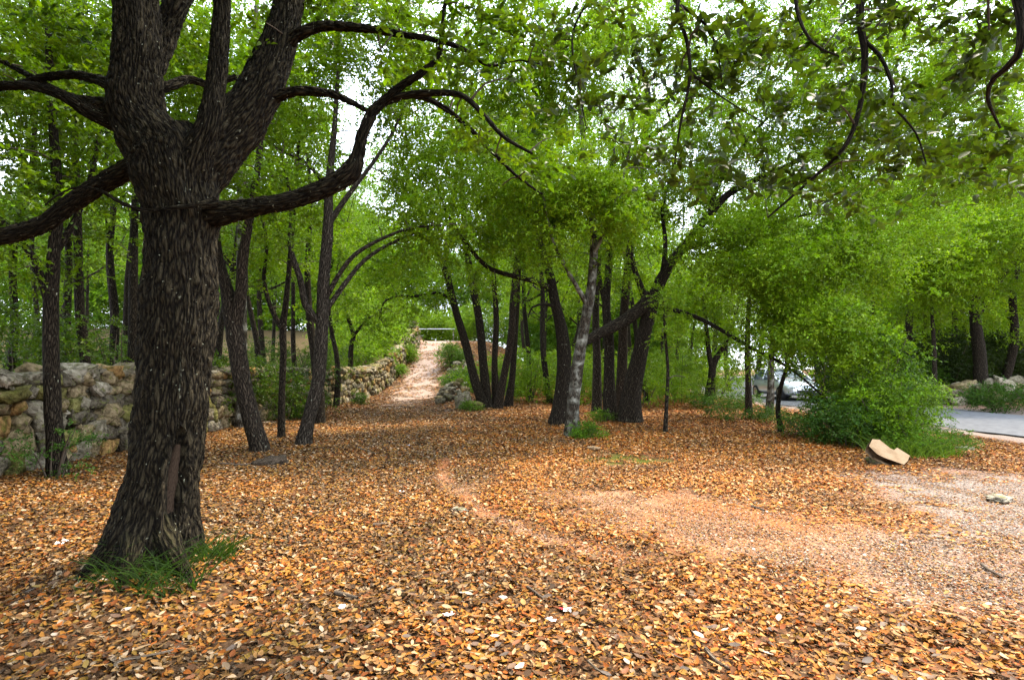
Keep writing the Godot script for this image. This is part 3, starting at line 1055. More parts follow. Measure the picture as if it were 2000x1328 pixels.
	tree("oak_tree", "pale trunk crusted with white lichen, weeds round its foot, in mid clearing", mg, "bark_pale", [
		slim([[1118, 850, 40, 12.8], [1119, 800, 31, 12.8], [1128, 720, 29, 12.8], [1141, 640, 27, 12.8], [1155, 560, 23, 12.8], [1160, 470, 18, 12.8], [1152, 380, 15, 12.8], [1140, 280, 12, 12.8], [1130, 150, 9, 12.8], [1135, 20, 6, 12.8]]),
		slim([[1150, 600, 14, 12.8], [1110, 530, 10, 12.4], [1080, 470, 8, 12.0], [1060, 380, 6, 11.6]]),
		slim([[1158, 500, 12, 12.8], [1190, 430, 9, 12.4], [1215, 350, 7, 12.0], [1240, 250, 5, 11.8]])],
		{"n": 110, "R": 1.0, "from": 0.72, "low": 3.6, "tint": A, "blobs": [[1160, 420, 12.2, 1.1, 50], [1060, 350, 12.2, 1.3, 50], [1130, 120, 12.4, 1.1, 26], [1060, 40, 12.4, 1.3, 40], [980, 60, 13, 1.6, 50], [1180, 10, 12.5, 1.4, 40], [1020, 160, 13, 1.4, 40]]})
	tree("oak_tree", "thick bent oak with a mossy sideways limb, biggest trunk of the middle group", mg, "bark_dark", [
		slim([[1230, 828, 58, 15.8], [1234, 770, 46, 15.8], [1246, 710, 40, 15.8], [1258, 655, 34, 15.8], [1270, 605, 34, 15.8], [1286, 560, 30, 15.7], [1310, 515, 26, 15.6], [1345, 470, 22, 15.4], [1385, 420, 20, 15.2], [1425, 378, 17, 15.0], [1490, 345, 13, 14.6], [1570, 310, 9, 14.2], [1660, 280, 6, 13.8]]),
		slim([[1140, 668, 22, 14.9], [1170, 652, 26, 15.1], [1205, 634, 29, 15.4], [1245, 608, 32, 15.6], [1275, 575, 30, 15.7]]),
		slim([[1268, 600, 20, 15.8], [1252, 560, 16, 15.7], [1238, 520, 13, 15.6], [1225, 450, 10, 15.5], [1220, 380, 8, 15.4]]),
		slim([[1330, 490, 14, 15.5], [1390, 470, 12, 15.2], [1450, 452, 10, 14.9], [1530, 430, 8, 14.6], [1640, 405, 6, 14.2], [1760, 390, 4, 13.8]]),
		slim([[1385, 422, 14, 15.2], [1400, 370, 11, 15.0], [1440, 300, 9, 14.7], [1500, 230, 7, 14.4], [1580, 170, 5, 14.0]]),
		slim([[1290, 560, 14, 15.7], [1300, 480, 11, 15.5], [1295, 400, 9, 15.3], [1320, 300, 7, 15.2], [1300, 200, 5, 15.0]]),
		slim([[1290, 600, 14, 15.7], [1350, 615, 11, 15.0], [1410, 645, 10, 14.2], [1465, 678, 9, 13.4], [1520, 705, 8, 12.8], [1570, 740, 6, 12.2], [1625, 790, 4, 11.6]])],
		{"n": 200, "R": 1.3, "from": 0.6, "limb_from": 0.4, "tint": A, "low": 1.5, "blobs": [[1380, 300, 14.5, 1.7, 60], [1500, 480, 13.5, 1.7, 80], [1600, 540, 12.6, 1.6, 80], [1430, 500, 14, 1.3, 40], [1300, 360, 15, 1.5, 40], [1640, 380, 13.5, 1.6, 40], [1530, 620, 12.4, 1.1, 46], [1640, 640, 11.8, 1.0, 50], [1720, 480, 12.6, 1.5, 60], [1700, 150, 13, 1.8, 70], [1850, 200, 13, 1.8, 80], [1960, 320, 14, 1.8, 80], [1860, 60, 12.5, 1.5, 40], [1600, 210, 14, 1.6, 50], [1780, 340, 14, 1.7, 70], [1930, 120, 13, 1.6, 50]]})
	tree("oak_tree", "upright trunk standing tight against the thick bent oak", mg, "bark_dark", [
		slim([[1192, 824, 36, 16.2], [1190, 750, 28, 16.2], [1190, 670, 24, 16.2], [1184, 590, 20, 16.2], [1190, 500, 16, 16.2], [1180, 400, 12, 16.2], [1200, 300, 8, 16.2]]),
		slim([[1184, 600, 14, 16.2], [1170, 540, 11, 16.3], [1160, 470, 8, 16.4]])],
		{"n": 100, "R": 1.5, "from": 0.7, "low": 4.0, "tint": G, "blobs": [[1210, 250, 16, 1.6, 30]]})
	tree("oak_tree", "tall oak whose bare fork spreads a wide V high above the middle group", mg, "bark_brown", [
		slim([[1212, 802, 30, 18.5], [1216, 700, 24, 18.5], [1220, 600, 21, 18.3], [1232, 480, 20, 18.0], [1250, 340, 20, 17.2], [1262, 245, 19, 16.5], [1264, 170, 15, 16.2], [1240, 100, 13, 16.0], [1230, 20, 10, 15.8], [1225, -80, 7, 15.6]]),
		slim([[1263, 248, 15, 16.5], [1300, 196, 12, 16.2], [1350, 150, 11, 15.8], [1410, 100, 10, 15.3], [1460, 68, 8, 15.0], [1530, 30, 6, 14.6]]),
		slim([[1258, 240, 11, 16.5], [1244, 180, 10, 16.6], [1226, 130, 8, 16.8], [1220, 70, 6, 17.0]]),
		slim([[1262, 270, 12, 16.6], [1320, 230, 11, 16.0], [1390, 140, 9, 15.4], [1480, 110, 7, 14.8], [1580, 60, 5, 14.2]])],
		{"n": 130, "R": 1.4, "from": 0.75, "limb_from": 0.35, "tint": A, "low": 3.5, "blobs": [[1350, 60, 15.5, 1.8, 60], [1230, 60, 16, 1.3, 24], [1560, 60, 14.5, 1.6, 40], [1210, 200, 17, 1.2, 20], [1430, 210, 17, 2.0, 70], [1510, 130, 17, 2.0, 70], [1620, 290, 16, 1.9, 70], [1690, 50, 15, 1.8, 60], [1480, 330, 18, 2.0, 60], [1760, 170, 15, 1.8, 50], [1340, 400, 18, 1.8, 40]]})
	tree("oak_tree", "slim trunk in shade glimpsed between the stout forked trunk and the upright one", mg, "bark_grey", [
		slim([[1166, 800, 26, 19.0], [1166, 700, 20, 19.0], [1164, 600, 17, 19.0], [1170, 480, 12, 19.0], [1160, 360, 8, 19.0]])],
		{"n": 60, "R": 1.8, "s": 1.2, "from": 0.65, "low": 4.5, "tint": G})
	tree("oak_tree", "thin sapling stem between the thick bent oak and the road", mg, "bark_dark", [
		slim([[1300, 846, 11, 13.3], [1303, 780, 9, 13.3], [1305, 720, 8, 13.3], [1300, 660, 7, 13.2], [1296, 590, 5, 13.1]])],
		{"n": 24, "R": 0.6, "s": 0.8, "from": 0.35, "low": 1.1, "tint": A})
	var rs := "slim trunks along the road"
	tree("oak_tree", "forked dark trunk at the edge of the leaves before the road bend", rs, "bark_dark", [
		slim([[1384, 790, 26, 23.0], [1390, 745, 20, 23.0], [1394, 710, 17, 23.0], [1412, 680, 11, 23.0], [1430, 640, 9, 23.0], [1450, 560, 6, 23.0]]),
		slim([[1391, 722, 13, 23.0], [1384, 680, 11, 23.0], [1378, 620, 9, 23.0], [1370, 540, 6, 23.0]])],
		{"n": 90, "R": 1.7, "s": 1.25, "from": 0.6, "tint": G, "blobs": [[1340, 560, 23, 2.0, 40]]})
	tree("oak_tree", "straight brown trunk just before the rear of the silver car", rs, "bark_brown", [
		slim([[1463, 810, 18, 18.8], [1462, 750, 14, 18.8], [1460, 690, 13, 18.8], [1462, 620, 11, 18.8], [1468, 520, 8, 18.8], [1470, 400, 5, 18.8]])],
		{"n": 60, "R": 1.6, "s": 1.2, "from": 0.6, "tint": G})
	tree("oak_tree", "pale brown trunk hiding the side of the silver car", rs, "bark_pale", [
		slim([[1503, 814, 20, 18.0], [1506, 760, 16, 18.0], [1507, 710, 15, 18.0], [1512, 640, 12, 18.0], [1520, 540, 9, 18.0], [1530, 420, 5, 18.0]])],
		{"n": 60, "R": 1.5, "s": 1.2, "from": 0.6, "tint": G})
	tree("oak_tree", "thin crooked dark stem before the bonnet of the silver car", rs, "bark_dark", [
		slim([[1526, 845, 14, 13.3], [1520, 800, 11, 13.3], [1526, 755, 10, 13.3], [1538, 715, 9, 13.2], [1548, 660, 7, 13.1], [1560, 580, 5, 13.0]])],
		{"n": 60, "R": 0.9, "s": 0.9, "from": 0.5, "low": 1.9, "tint": A})
	# trees past the road
	var pr := "trees past the road"
	tree("oak_tree", "dark trunk in deep shade behind the low rubble wall past the road", pr, "bark_dark", [
		slim([[1918, 770, 34, 23.5], [1914, 690, 27, 23.5], [1905, 600, 22, 23.5], [1915, 480, 16, 23.5], [1900, 340, 10, 23.5]]),
		slim([[1908, 620, 14, 23.5], [1960, 540, 11, 23.0], [2020, 470, 8, 22.5]])],
		{"n": 170, "R": 2.4, "s": 1.4, "from": 0.55, "low": 3.0, "tint": Color(0.340, 0.460, 0.018), "blobs": [[1850, 480, 21, 2.0, 60], [1980, 430, 20.5, 2.0, 60]]})
	tree("oak_tree", "slim dark stem beside the yellow-flowered bush past the road", pr, "bark_dark", [
		slim([[1826, 770, 12, 22.5], [1826, 690, 10, 22.5], [1822, 600, 8, 22.5], [1830, 500, 6, 22.5]])],
		{"n": 110, "R": 2.0, "s": 1.4, "from": 0.6, "low": 3.0, "tint": Color(0.340, 0.460, 0.018), "blobs": [[1820, 520, 20.5, 1.6, 50]]})


func overhang() -> void:
	# an oak beside the viewer whose low boughs hang into the top of the picture
	var T := Vector3(3.3, 0.0, -0.35)
	var stems := [
		[[T, 0.24], [T + Vector3(0.05, 1.3, 0), 0.2], [T + Vector3(-0.02, 2.6, -0.1), 0.18], [T + Vector3(-0.25, 3.7, -0.4), 0.14], [T + Vector3(-0.6, 4.9, -0.9), 0.09]],
		[[T + Vector3(-0.05, 2.9, -0.15), 0.09], at3(2080, -160, 2.2, 0.06), at3(1900, -260, 2.6, 0.05), at3(1740, -160, 2.9, 0.035), at3(1682, 0, 3.0, 0.021), at3(1690, 110, 3.0, 0.018), at3(1680, 210, 3.0, 0.014), at3(1648, 290, 3.0, 0.011), at3(1580, 355, 3.1, 0.008), at3(1500, 425, 3.2, 0.005)],
		[at3(1690, 80, 3.0, 0.012), at3(1720, 110, 2.95, 0.01), at3(1742, 160, 2.9, 0.009), at3(1746, 205, 2.9, 0.007), at3(1790, 260, 2.9, 0.005), at3(1810, 320, 2.9, 0.003)],
		[at3(1740, -160, 2.9, 0.03), at3(1560, -190, 3.0, 0.024), at3(1400, -110, 3.1, 0.018), at3(1325, 0, 3.1, 0.013), at3(1342, 80, 3.1, 0.011), at3(1348, 150, 3.1, 0.009), at3(1330, 240, 3.15, 0.007), at3(1318, 320, 3.2, 0.004)],
		[at3(1330, 10, 3.1, 0.009), at3(1380, 50, 3.2, 0.008), at3(1402, 100, 3.2, 0.006), at3(1410, 160, 3.2, 0.004)],
		[at3(1560, -190, 3.0, 0.018), at3(1555, -40, 2.9, 0.011), at3(1560, 30, 2.85, 0.009), at3(1590, 85, 2.8, 0.007), at3(1640, 110, 2.8, 0.004)],
		[at3(1900, -260, 2.6, 0.03), at3(1960, -100, 2.0, 0.022), at3(1995, 30, 1.9, 0.016), at3(1988, 110, 1.9, 0.013), at3(1945, 150, 2.0, 0.01), at3(1930, 190, 2.1, 0.007), at3(1955, 250, 2.2, 0.004)],
		[at3(1325, 0, 3.1, 0.012), at3(1200, -40, 3.4, 0.01), at3(1120, 60, 3.6, 0.007), at3(1135, 190, 3.7, 0.005), at3(1145, 250, 3.7, 0.003)],
		[at3(1348, 140, 3.1, 0.007), at3(1390, 175, 3.2, 0.005), at3(1450, 215, 3.3, 0.004), at3(1510, 250, 3.3, 0.003)],
	]
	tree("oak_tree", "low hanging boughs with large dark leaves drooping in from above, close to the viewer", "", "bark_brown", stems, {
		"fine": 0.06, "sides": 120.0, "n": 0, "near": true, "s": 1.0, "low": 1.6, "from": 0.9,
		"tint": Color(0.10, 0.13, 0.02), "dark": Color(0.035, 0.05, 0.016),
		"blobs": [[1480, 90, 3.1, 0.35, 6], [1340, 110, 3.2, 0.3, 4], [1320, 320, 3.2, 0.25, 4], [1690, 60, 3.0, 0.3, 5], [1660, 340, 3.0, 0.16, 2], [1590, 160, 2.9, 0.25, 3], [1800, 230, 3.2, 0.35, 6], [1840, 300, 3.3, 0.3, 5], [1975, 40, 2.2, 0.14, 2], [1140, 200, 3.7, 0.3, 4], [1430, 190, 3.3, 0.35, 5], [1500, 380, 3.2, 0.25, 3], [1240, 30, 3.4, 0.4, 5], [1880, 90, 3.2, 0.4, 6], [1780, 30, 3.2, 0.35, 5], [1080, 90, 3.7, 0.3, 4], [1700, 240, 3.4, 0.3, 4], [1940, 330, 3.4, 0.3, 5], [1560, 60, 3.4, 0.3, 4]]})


func at3(px: float, py: float, d: float, r: float) -> Array:
	return [at(px, py, d), r]


func wood_tree(nm: String, label: String, group: String, x: float, z: float, h: float, r: float, o: Dictionary, sd: int) -> void:
	var g := RandomNumberGenerator.new()
	g.seed = sd
	var y := gh(x, z)
	var lean := Vector3(g.randf_range(-0.14, 0.14), 0, g.randf_range(-0.1, 0.1))
	var trunk: Array = []
	var n := 6
	for k in n + 1:
		var t := float(k) / n
		trunk.append([Vector3(x, y, z) + lean * h * t + Vector3(g.randf_range(-0.14, 0.14), h * t, g.randf_range(-0.14, 0.14)) * (1.0 if k > 0 else 0.0) + Vector3(0, 0.0 if k > 0 else 0.0, 0), r * (1.0 - 0.8 * t)])
	var st: Array = [trunk]
	for k in g.randi_range(2, 4):
		var t0 := g.randi_range(2, 4)
		var p: Vector3 = trunk[t0][0]
		var a := g.randf() * TAU
		var dir := Vector3(cos(a), g.randf_range(0.5, 1.3), sin(a)).normalized()
		var L := h * g.randf_range(0.25, 0.42)
		var rr: float = trunk[t0][1] * 0.6
		st.append([[p, rr], [p + dir * L * 0.4, rr * 0.7], [p + (dir + Vector3(0, 0.3, 0)) * L * 0.75 + Vector3(g.randf_range(-0.2, 0.2), 0, g.randf_range(-0.2, 0.2)), rr * 0.4], [p + (dir + Vector3(0, 0.35, 0)) * L, rr * 0.15]])
	tree(nm, label, group, o.get("bark", "bark_dark"), st, o)


func forest() -> void:
	var g := RandomNumberGenerator.new()
	g.seed = 77
	var ords := ["first", "second", "third", "fourth", "fifth", "sixth", "seventh", "eighth", "ninth", "tenth", "eleventh", "twelfth", "thirteenth", "fourteenth", "fifteenth", "sixteenth", "seventeenth", "eighteenth", "nineteenth", "twentieth"]
	# behind the wall: (picture x, depth)
	var rows := [[20, 12.5], [60, 17.0], [135, 14.0], [180, 12.0], [215, 15.5], [240, 21.0], [262, 13.0], [425, 18.0], [448, 24.0], [505, 17.5], [520, 22.0], [532, 30.0], [585, 20.0], [610, 26.0], [640, 32.0], [5, 20.0], [100, 22.0], [158, 26.0]]
	var k := 0
	for q in rows:
		var d: float = q[1]
		var p := at(q[0], 700, d)
		var deep := d > 19.0
		wood_tree("oak_tree", "slender oak behind the stone wall, %s of its row counting from the picture edge" % ords[k], "trees behind the stone wall", p.x, p.z, g.randf_range(9.5, 13.0), g.randf_range(0.08, 0.13),
			{"n": 90, "R": 1.7, "s": 1.3 if deep else 1.1, "from": 0.4, "limb_from": 0.2, "fine": 0.5, "tint": Color(0.19, 0.28, 0.016) if not deep else Color(0.27, 0.38, 0.018), "dark": Color(0.08, 0.13, 0.01), "low": 2.6}, 300 + k)
		k += 1
	# middle distance, past the clearing
	rows = [[1035, 27.0], [1052, 34.0], [1075, 24.0], [1140, 30.0], [1265, 24.0], [1290, 33.0], [1318, 28.0], [1345, 38.0], [1425, 36.0], [1030, 42.0], [1062, 40.0], [1180, 26.0], [1230, 38.0], [1110, 38.0], [1380, 30.0]]
	k = 0
	for q in rows:
		var d: float = q[1]
		var p := at(q[0], 760, d)
		if q[0] < 950:
			p.x += 2.0
		wood_tree("oak_tree", "thin trunk deep in the wood beyond the clearing, %s from the path clump" % ords[k], "trees deep in the wood", p.x, p.z, g.randf_range(11.0, 15.0), g.randf_range(0.10, 0.17),
			{"n": 110, "full": 1.0, "R": 2.0, "s": 1.5, "from": 0.4, "limb_from": 0.2, "fine": 0.6, "tint": Color(0.340, 0.460, 0.018), "low": 3.6}, 500 + k)
		k += 1
	# past the road
	rows = [[1700, 30.0], [1760, 26.0], [1800, 33.0], [1860, 28.0], [1960, 25.0], [1990, 31.0], [1600, 36.0], [1540, 44.0], [1480, 52.0], [2080, 24.0], [1830, 38.0], [1900, 34.0], [1740, 38.0], [2040, 29.0], [1660, 46.0], [1950, 42.0]]
	k = 0
	for q in rows:
		var d: float = q[1]
		var p := at(q[0], 760, d)
		wood_tree("oak_tree", "shaded trunk past the road, %s of those lining its far edge" % ords[k], "trees past the road", p.x, p.z, g.randf_range(11.0, 15.0), g.randf_range(0.13, 0.22),
			{"n": 150, "full": 1.5, "R": 2.5, "s": 1.6, "from": 0.22, "limb_from": 0.1, "fine": 0.6, "tint": Color(0.340, 0.460, 0.018), "low": 1.9}, 700 + k)
		k += 1
	var near_spots := [Vector2(-6.5, 1.5), Vector2(-10.5, -4.0), Vector2(-9.0, 4.5), Vector2(-3.0, 5.5), Vector2(1.5, 8.0), Vector2(-13.5, -7.5), Vector2(-14.0, 0.0), Vector2(-5.5, 10.0), Vector2(-9.2, -2.2), Vector2(-4.6, 1.2), Vector2(-7.6, -0.6), Vector2(-1.8, 3.4)]
	for q in near_spots.size():
		var p: Vector2 = near_spots[q]
		wood_tree("oak_tree", "oak of the surrounding wood out of the picture, %s counting round the viewer" % ords[q], "oaks round the viewer", p.x, p.y, g.randf_range(8.5, 10.5), g.randf_range(0.16, 0.24),
			{"n": 260, "full": 2.2, "R": 2.8, "s": 1.5, "from": 0.4, "limb_from": 0.2, "fine": 0.5, "tint": Color(0.269, 0.370, 0.020), "low": 2.8}, 900 + q)
	far_wood()


func far_wood() -> void:
	# the wood goes on: one mass of leaves far behind
	var where: Array = []
	var tints: Array = []
	for k in clump_mid.size():
		where.append([])
		tints.append(PackedColorArray())
	rng.seed = 4242
	for k in 15000:
		var a := rng.randf_range(-0.86, 0.86)
		var d := rng.randf_range(44.0, 76.0)
		var p := Vector3(tan(a) * d, 0, -d)
		if dist_line(p.x, p.z, path_line) < 2.2 and d < 60.0:
			continue
		if dist_line(p.x, p.z, road_line) < 4.0:
			continue
		if p.x > -12.0 and p.x < 0.0 and d < 56.0:
			continue
		var top := 12.0 + nz.get_noise_2d(p.x * 3.0, p.z * 3.0) * 4.0
		p.y = gh(p.x, p.z) + 0.3 + pow(rng.randf(), 0.8) * top
		if nz.get_noise_3d(p.x * 9.0, p.y * 9.0, p.z * 9.0) < -0.3:
			continue
		var q := rng.randi() % clump_mid.size()
		var s := rng.randf_range(2.4, 3.6)
		where[q].append(Transform3D(Basis(Vector3.UP, rng.randf() * TAU) * Basis.from_scale(Vector3(s, s * 0.8, s)), p))
		tints[q].append(Color(0.09, 0.17, 0.02).lerp(Color(0.30, 0.44, 0.03), rng.randf()))
	var o := Node3D.new()
	o.name = "distant_forest"
	o.set_meta("kind", "stuff")
	add_child(o)
	meta(o, "mass of light green foliage of the distant wood", "forest")
	for k in clump_mid.size():
		copies("foliage", clump_mid[k], where[k], tints[k], o)


# ------------------------------------------------------------------ stones
func make_stone(sd: int) -> ArrayMesh:
	var g := RandomNumberGenerator.new()
	g.seed = sd
	var B := Buf.new()
	var off := Vector3(g.randf() * 50.0, g.randf() * 50.0, g.randf() * 50.0)
	var n := 3
	var seen := {}
	var pw := g.randf_range(3.0, 6.0)
	var sk := Vector3(g.randf_range(-0.25, 0.25), g.randf_range(-0.2, 0.2), g.randf_range(-0.25, 0.25))
	for f in 6:
		var ax := f / 2
		var sg := 1.0 if f % 2 == 0 else -1.0
		var idx: Array = []
		for a in n + 1:
			for b in n + 1:
				var u := float(a) / n * 2.0 - 1.0
				var w := float(b) / n * 2.0 - 1.0
				var p := Vector3.ZERO
				p[ax] = sg
				p[(ax + 1) % 3] = u
				p[(ax + 2) % 3] = w
				var key := p.snapped(Vector3.ONE * 0.01)
				if not seen.has(key):
					var l := pow(pow(absf(p.x), pw) + pow(absf(p.y), pw) + pow(absf(p.z), pw), 1.0 / pw)
					var q := p / l
					q *= 0.5 * (1.0 + 0.62 * nf.get_noise_3d(q.x * 1.3 + off.x, q.y * 1.3 + off.y, q.z * 1.3 + off.z))
					q += Vector3(q.y * sk.x, q.z * sk.y, q.y * sk.z)
					seen[key] = B.v.size()
					B.v.append(q)
					B.n.append(Vector3.ZERO)
				idx.append(seen[key])
		for a in n:
			for b in n:
				var k := a * (n + 1) + b
				var t := [idx[k], idx[k + 1], idx[k + n + 1], idx[k + 1], idx[k + n + 2], idx[k + n + 1]]
				for h in 2:
					var i0: int = t[h * 3]
					var i1: int = t[h * 3 + 1]
					var i2: int = t[h * 3 + 2]
					var nn := (B.v[i2] - B.v[i0]).cross(B.v[i1] - B.v[i0])
					if nn.dot(B.v[i0] + B.v[i1] + B.v[i2]) < 0.0:
						var s := i1
						i1 = i2
						i2 = s
						nn = -nn
					B.i.append_array(PackedInt32Array([i0, i1, i2]))
					B.n[i0] += nn
					B.n[i1] += nn
					B.n[i2] += nn
	for k in B.n.size():
		B.n[k] = B.n[k].normalized()
	return B.mesh(M.stone_grey)


func stone_material(g: RandomNumberGenerator, odds: Array) -> StandardMaterial3D:
	var names := ["stone_grey", "stone_tan", "stone_ochre", "stone_dark", "stone_pale", "stone_moss"]
	var t := 0.0
	for w in odds:
		t += w
	var r := g.randf() * t
	for k in odds.size():
		r -= odds[k]
		if r <= 0.0:
			return M[names[k]]
	return M.stone_grey


# stones: [Transform3D, material]; the first `many` become parts, the rest one part of kind stuff
func lay_stones(root: Node3D, list: Array, many: int, g: RandomNumberGenerator) -> void:
	var rest := {}
	for k in list.size():
		var me: Mesh = stone_mesh[g.randi() % stone_mesh.size()]
		if k < many:
			var o := part("stone", me, root)
			o.transform = list[k][0]
			o.material_override = list[k][1]
		else:
			var key: Material = list[k][1]
			if not rest.has(key):
				rest[key] = []
			rest[key].append(list[k][0])
	for key in rest:
		var mm := MultiMesh.new()
		mm.transform_format = MultiMesh.TRANSFORM_3D
		mm.mesh = stone_mesh[g.randi() % stone_mesh.size()]
		mm.instance_count = rest[key].size()
		for k in rest[key].size():
			mm.set_instance_transform(k, rest[key][k])
		var o := MultiMeshInstance3D.new()
		o.name = "stonework"
		o.multimesh = mm
		o.material_override = key
		o.set_meta("kind", "stuff")
		root.add_child(o, true)


func stone_at(p: Vector3, size: Vector3, g: RandomNumberGenerator, tilt: float) -> Transform3D:
	var b := Basis(Vector3.RIGHT, g.randf_range(-tilt, tilt)) * Basis(Vector3.UP, g.randf_range(-tilt, tilt)) * Basis(Vector3.BACK, g.randf_range(-tilt, tilt))
	# quarter turns give the shared shapes more faces
	var q := Basis(Vector3.RIGHT, PI * g.randi_range(0, 1)) * Basis(Vector3.UP, PI * g.randi_range(0, 1))
	return Transform3D(b * Basis.from_scale(size) * q, p)


func build_wall() -> void:
	var g := RandomNumberGenerator.new()
	g.seed = 9
	for k in 14:
		stone_mesh.append(make_stone(100 + k))
	var root := thing("dry_stone_wall", "long mossy dry stone wall of rough rubble running uphill beside the path", "wall", Vector3(WALL_X, 0, -8.0))
	var list: Array = []
	var z0 := -4.5
	var z1 := -43.0
	var cy := 0.0
	var course := 0
	var top := 1.36
	while cy < top:
		var ch := lerpf(0.32, 0.2, cy / top) * g.randf_range(0.85, 1.15)
		var z := z0
		while z > z1:
			var big := g.randf() < 0.16
			var l := g.randf_range(0.18, 0.46) * (1.4 if big else 1.0)
			var zc := z - l * 0.5
			var wob := nz.get_noise_2d(zc * 40.0, course * 50.0) * 0.05
			var tall := ch * g.randf_range(0.85, 1.2) * (1.2 if big else 1.0)
			var y := gh(WALL_X + 0.35, zc) + cy + ch * 0.5 + wob - 0.03
			var x := 0.2 - cy * 0.05 + g.randf_range(-0.08, 0.07)
			var odds := [2.4, 3.2, 1.6 if cy > 0.6 else 0.6, 3.0, 0.7, 1.6]
			list.append([zc, stone_at(Vector3(x, y, zc + 8.0), Vector3(g.randf_range(0.26, 0.36), tall * 0.97, l * 0.97), g, 0.26), stone_material(g, odds)])
			if g.randf() < 0.3:
				list.append([zc - 0.1, stone_at(Vector3(x + 0.06, y + g.randf_range(-0.5, 0.5) * ch, zc - l * 0.5 + 8.0), Vector3(0.14, g.randf_range(0.06, 0.1), g.randf_range(0.07, 0.13)), g, 0.7), stone_material(g, [2.0, 3.0, 2.0, 1.0, 1.0, 1.0])])
			z -= l * 0.98
		cy += ch * 0.94
		course += 1
	# coping
	var z := z0
	while z > z1:
		var l := g.randf_range(0.26, 0.62)
		var zc := z - l * 0.5
		var y := gh(WALL_X + 0.35, zc) + top + g.randf_range(0.02, 0.1)
		list.append([zc, stone_at(Vector3(g.randf_range(-0.06, 0.1), y, zc + 8.0), Vector3(g.randf_range(0.45, 0.62), g.randf_range(0.17, 0.3), l * 1.06), g, 0.2), stone_material(g, [3.0, 3.0, 1.2, 1.0, 2.0, 1.2])])
		if g.randf() < 0.5:
			list.append([zc, stone_at(Vector3(g.randf_range(-0.25, -0.1), y + 0.05, zc + 8.1), Vector3(0.3, 0.2, 0.3), g, 0.4), stone_material(g, [3.0, 3.0, 1.0, 1.0, 1.0, 1.0])])
		z -= l
	# nearest that show come first
	list.sort_custom(func(a, b): return (a[0] if a[0] < -7.6 else -100.0 + a[0]) > (b[0] if b[0] < -7.6 else -100.0 + b[0]))
	var placed: Array = []
	for e in list:
		placed.append([e[1], e[2]])
	lay_stones(root, placed, 300, g)
	# earth and small rubble inside
	var B := Buf.new()
	var k := 0
	z = z0
	while z >= z1:
		var y := gh(WALL_X + 0.35, z)
		for q in [[0.03, -0.4], [0.0, 1.3], [-0.3, 1.3], [-0.34, -0.4]]:
			B.v.append(Vector3(q[0], y + q[1], z + 8.0))
			B.n.append(Vector3(1 if q[0] > 0 else -1, 0.6 if q[1] > 0 else 0.0, 0).normalized())
		if k > 0:
			var a := (k - 1) * 4
			for e in 3:
				for w in [a + e, a + e + 1, a + e + 4, a + e + 1, a + e + 5, a + e + 4]:
					B.i.append(w)
		k += 1
		z -= 0.5
	part("core", B.mesh(M.core_soil), root)


func build_rubble() -> void:
	var g := RandomNumberGenerator.new()
	g.seed = 21
	# tumbled wall on the other side of the path
	var root := thing("rubble_wall", "tumbled overgrown stone bank at the path edge below the clump of trunks", "wall", Vector3(-2.5, 0, -22.0))
	var list: Array = []
	for k in 170:
		var d := 22.0 + pow(g.randf(), 1.2) * 16.0
		var x := -2.45 - (d - 24.0) * 0.075 + g.randf_range(-0.6, 0.6)
		var s := g.randf_range(0.12, 0.34)
		var y := gh(x, -d) + s * 0.15 + g.randf() * 0.3 * (1.0 if d > 22.0 else 0.2)
		list.append([stone_at(Vector3(x + 2.5, y, -d + 22.0), Vector3(s * g.randf_range(0.8, 1.4), s * g.randf_range(0.6, 0.9), s), g, 0.5), stone_material(g, [4.0, 2.0, 0.2, 2.0, 1.5, 1.0])])
	lay_stones(root, list, 170, g)
	# squared block fallen at its foot, and mossy boulder
	for e in [["boulder", "squared grey block at the foot of the stone bank beside the path", 906, 768, 20.6, Vector3(0.55, 0.75, 0.5), "stone_grey", 102], ["boulder", "rounded mossy boulder at the foot of the trunk clump", 925, 782, 20.2, Vector3(0.6, 0.4, 0.5), "stone_moss", 105]]:
		var p := at(e[2], e[3], e[4])
		var o := MeshInstance3D.new()
		o.name = numbered(e[0])
		o.mesh = make_boulder(e[7])
		o.material_override = M[e[6]]
		add_child(o)
		o.transform = Transform3D(Basis(Vector3.UP, 0.4) * Basis.from_scale(e[5]), Vector3(p.x, gh(p.x, p.z) + e[5].y * 0.36, p.z))
		meta(o, e[1], "rock", "rocks at the path edge")
	# low wall past the road
	root = thing("rubble_wall", "low grey rubble wall in shade along the far side of the road", "wall", Vector3(18.2, 0, -20.5))
	list = []
	for k in 210:
		var t := g.randf()
		var p := Vector3(lerpf(17.0, 23.5, t), 0, lerpf(-23.5, -17.5, t)) + Vector3(g.randf_range(-0.3, 0.3), 0, g.randf_range(-0.3, 0.3))
		var s := g.randf_range(0.2, 0.5)
		p.y = gh(p.x, p.z) + s * 0.2 + pow(g.randf(), 1.2) * 0.75
		list.append([stone_at(p - root.position, Vector3(s * 1.3, s * 0.7, s), g, 0.35), stone_material(g, [4.0, 1.5, 0.2, 2.0, 2.0, 0.4])])
	lay_stones(root, list, 210, g)
	# white stones glimpsed behind the wall
	for e in [[158, 700, 13.2, 0.55, "pale boulder lying behind the stone wall beside a dark trunk"], [205, 712, 13.6, 0.4, "smaller grey boulder behind the stone wall near the pale one"]]:
		var p := at(e[0], e[1], e[2])
		var o := MeshInstance3D.new()
		o.name = numbered("boulder")
		o.mesh = make_boulder(int(e[0]))
		o.material_override = M.stone_pale
		add_child(o)
		o.transform = Transform3D(Basis(Vector3.UP, 1.0) * Basis.from_scale(Vector3(e[3] * 1.3, e[3], e[3])), Vector3(p.x, gh(p.x, p.z) + e[3] * 0.35, p.z))
		meta(o, e[4], "rock", "rocks behind the wall")


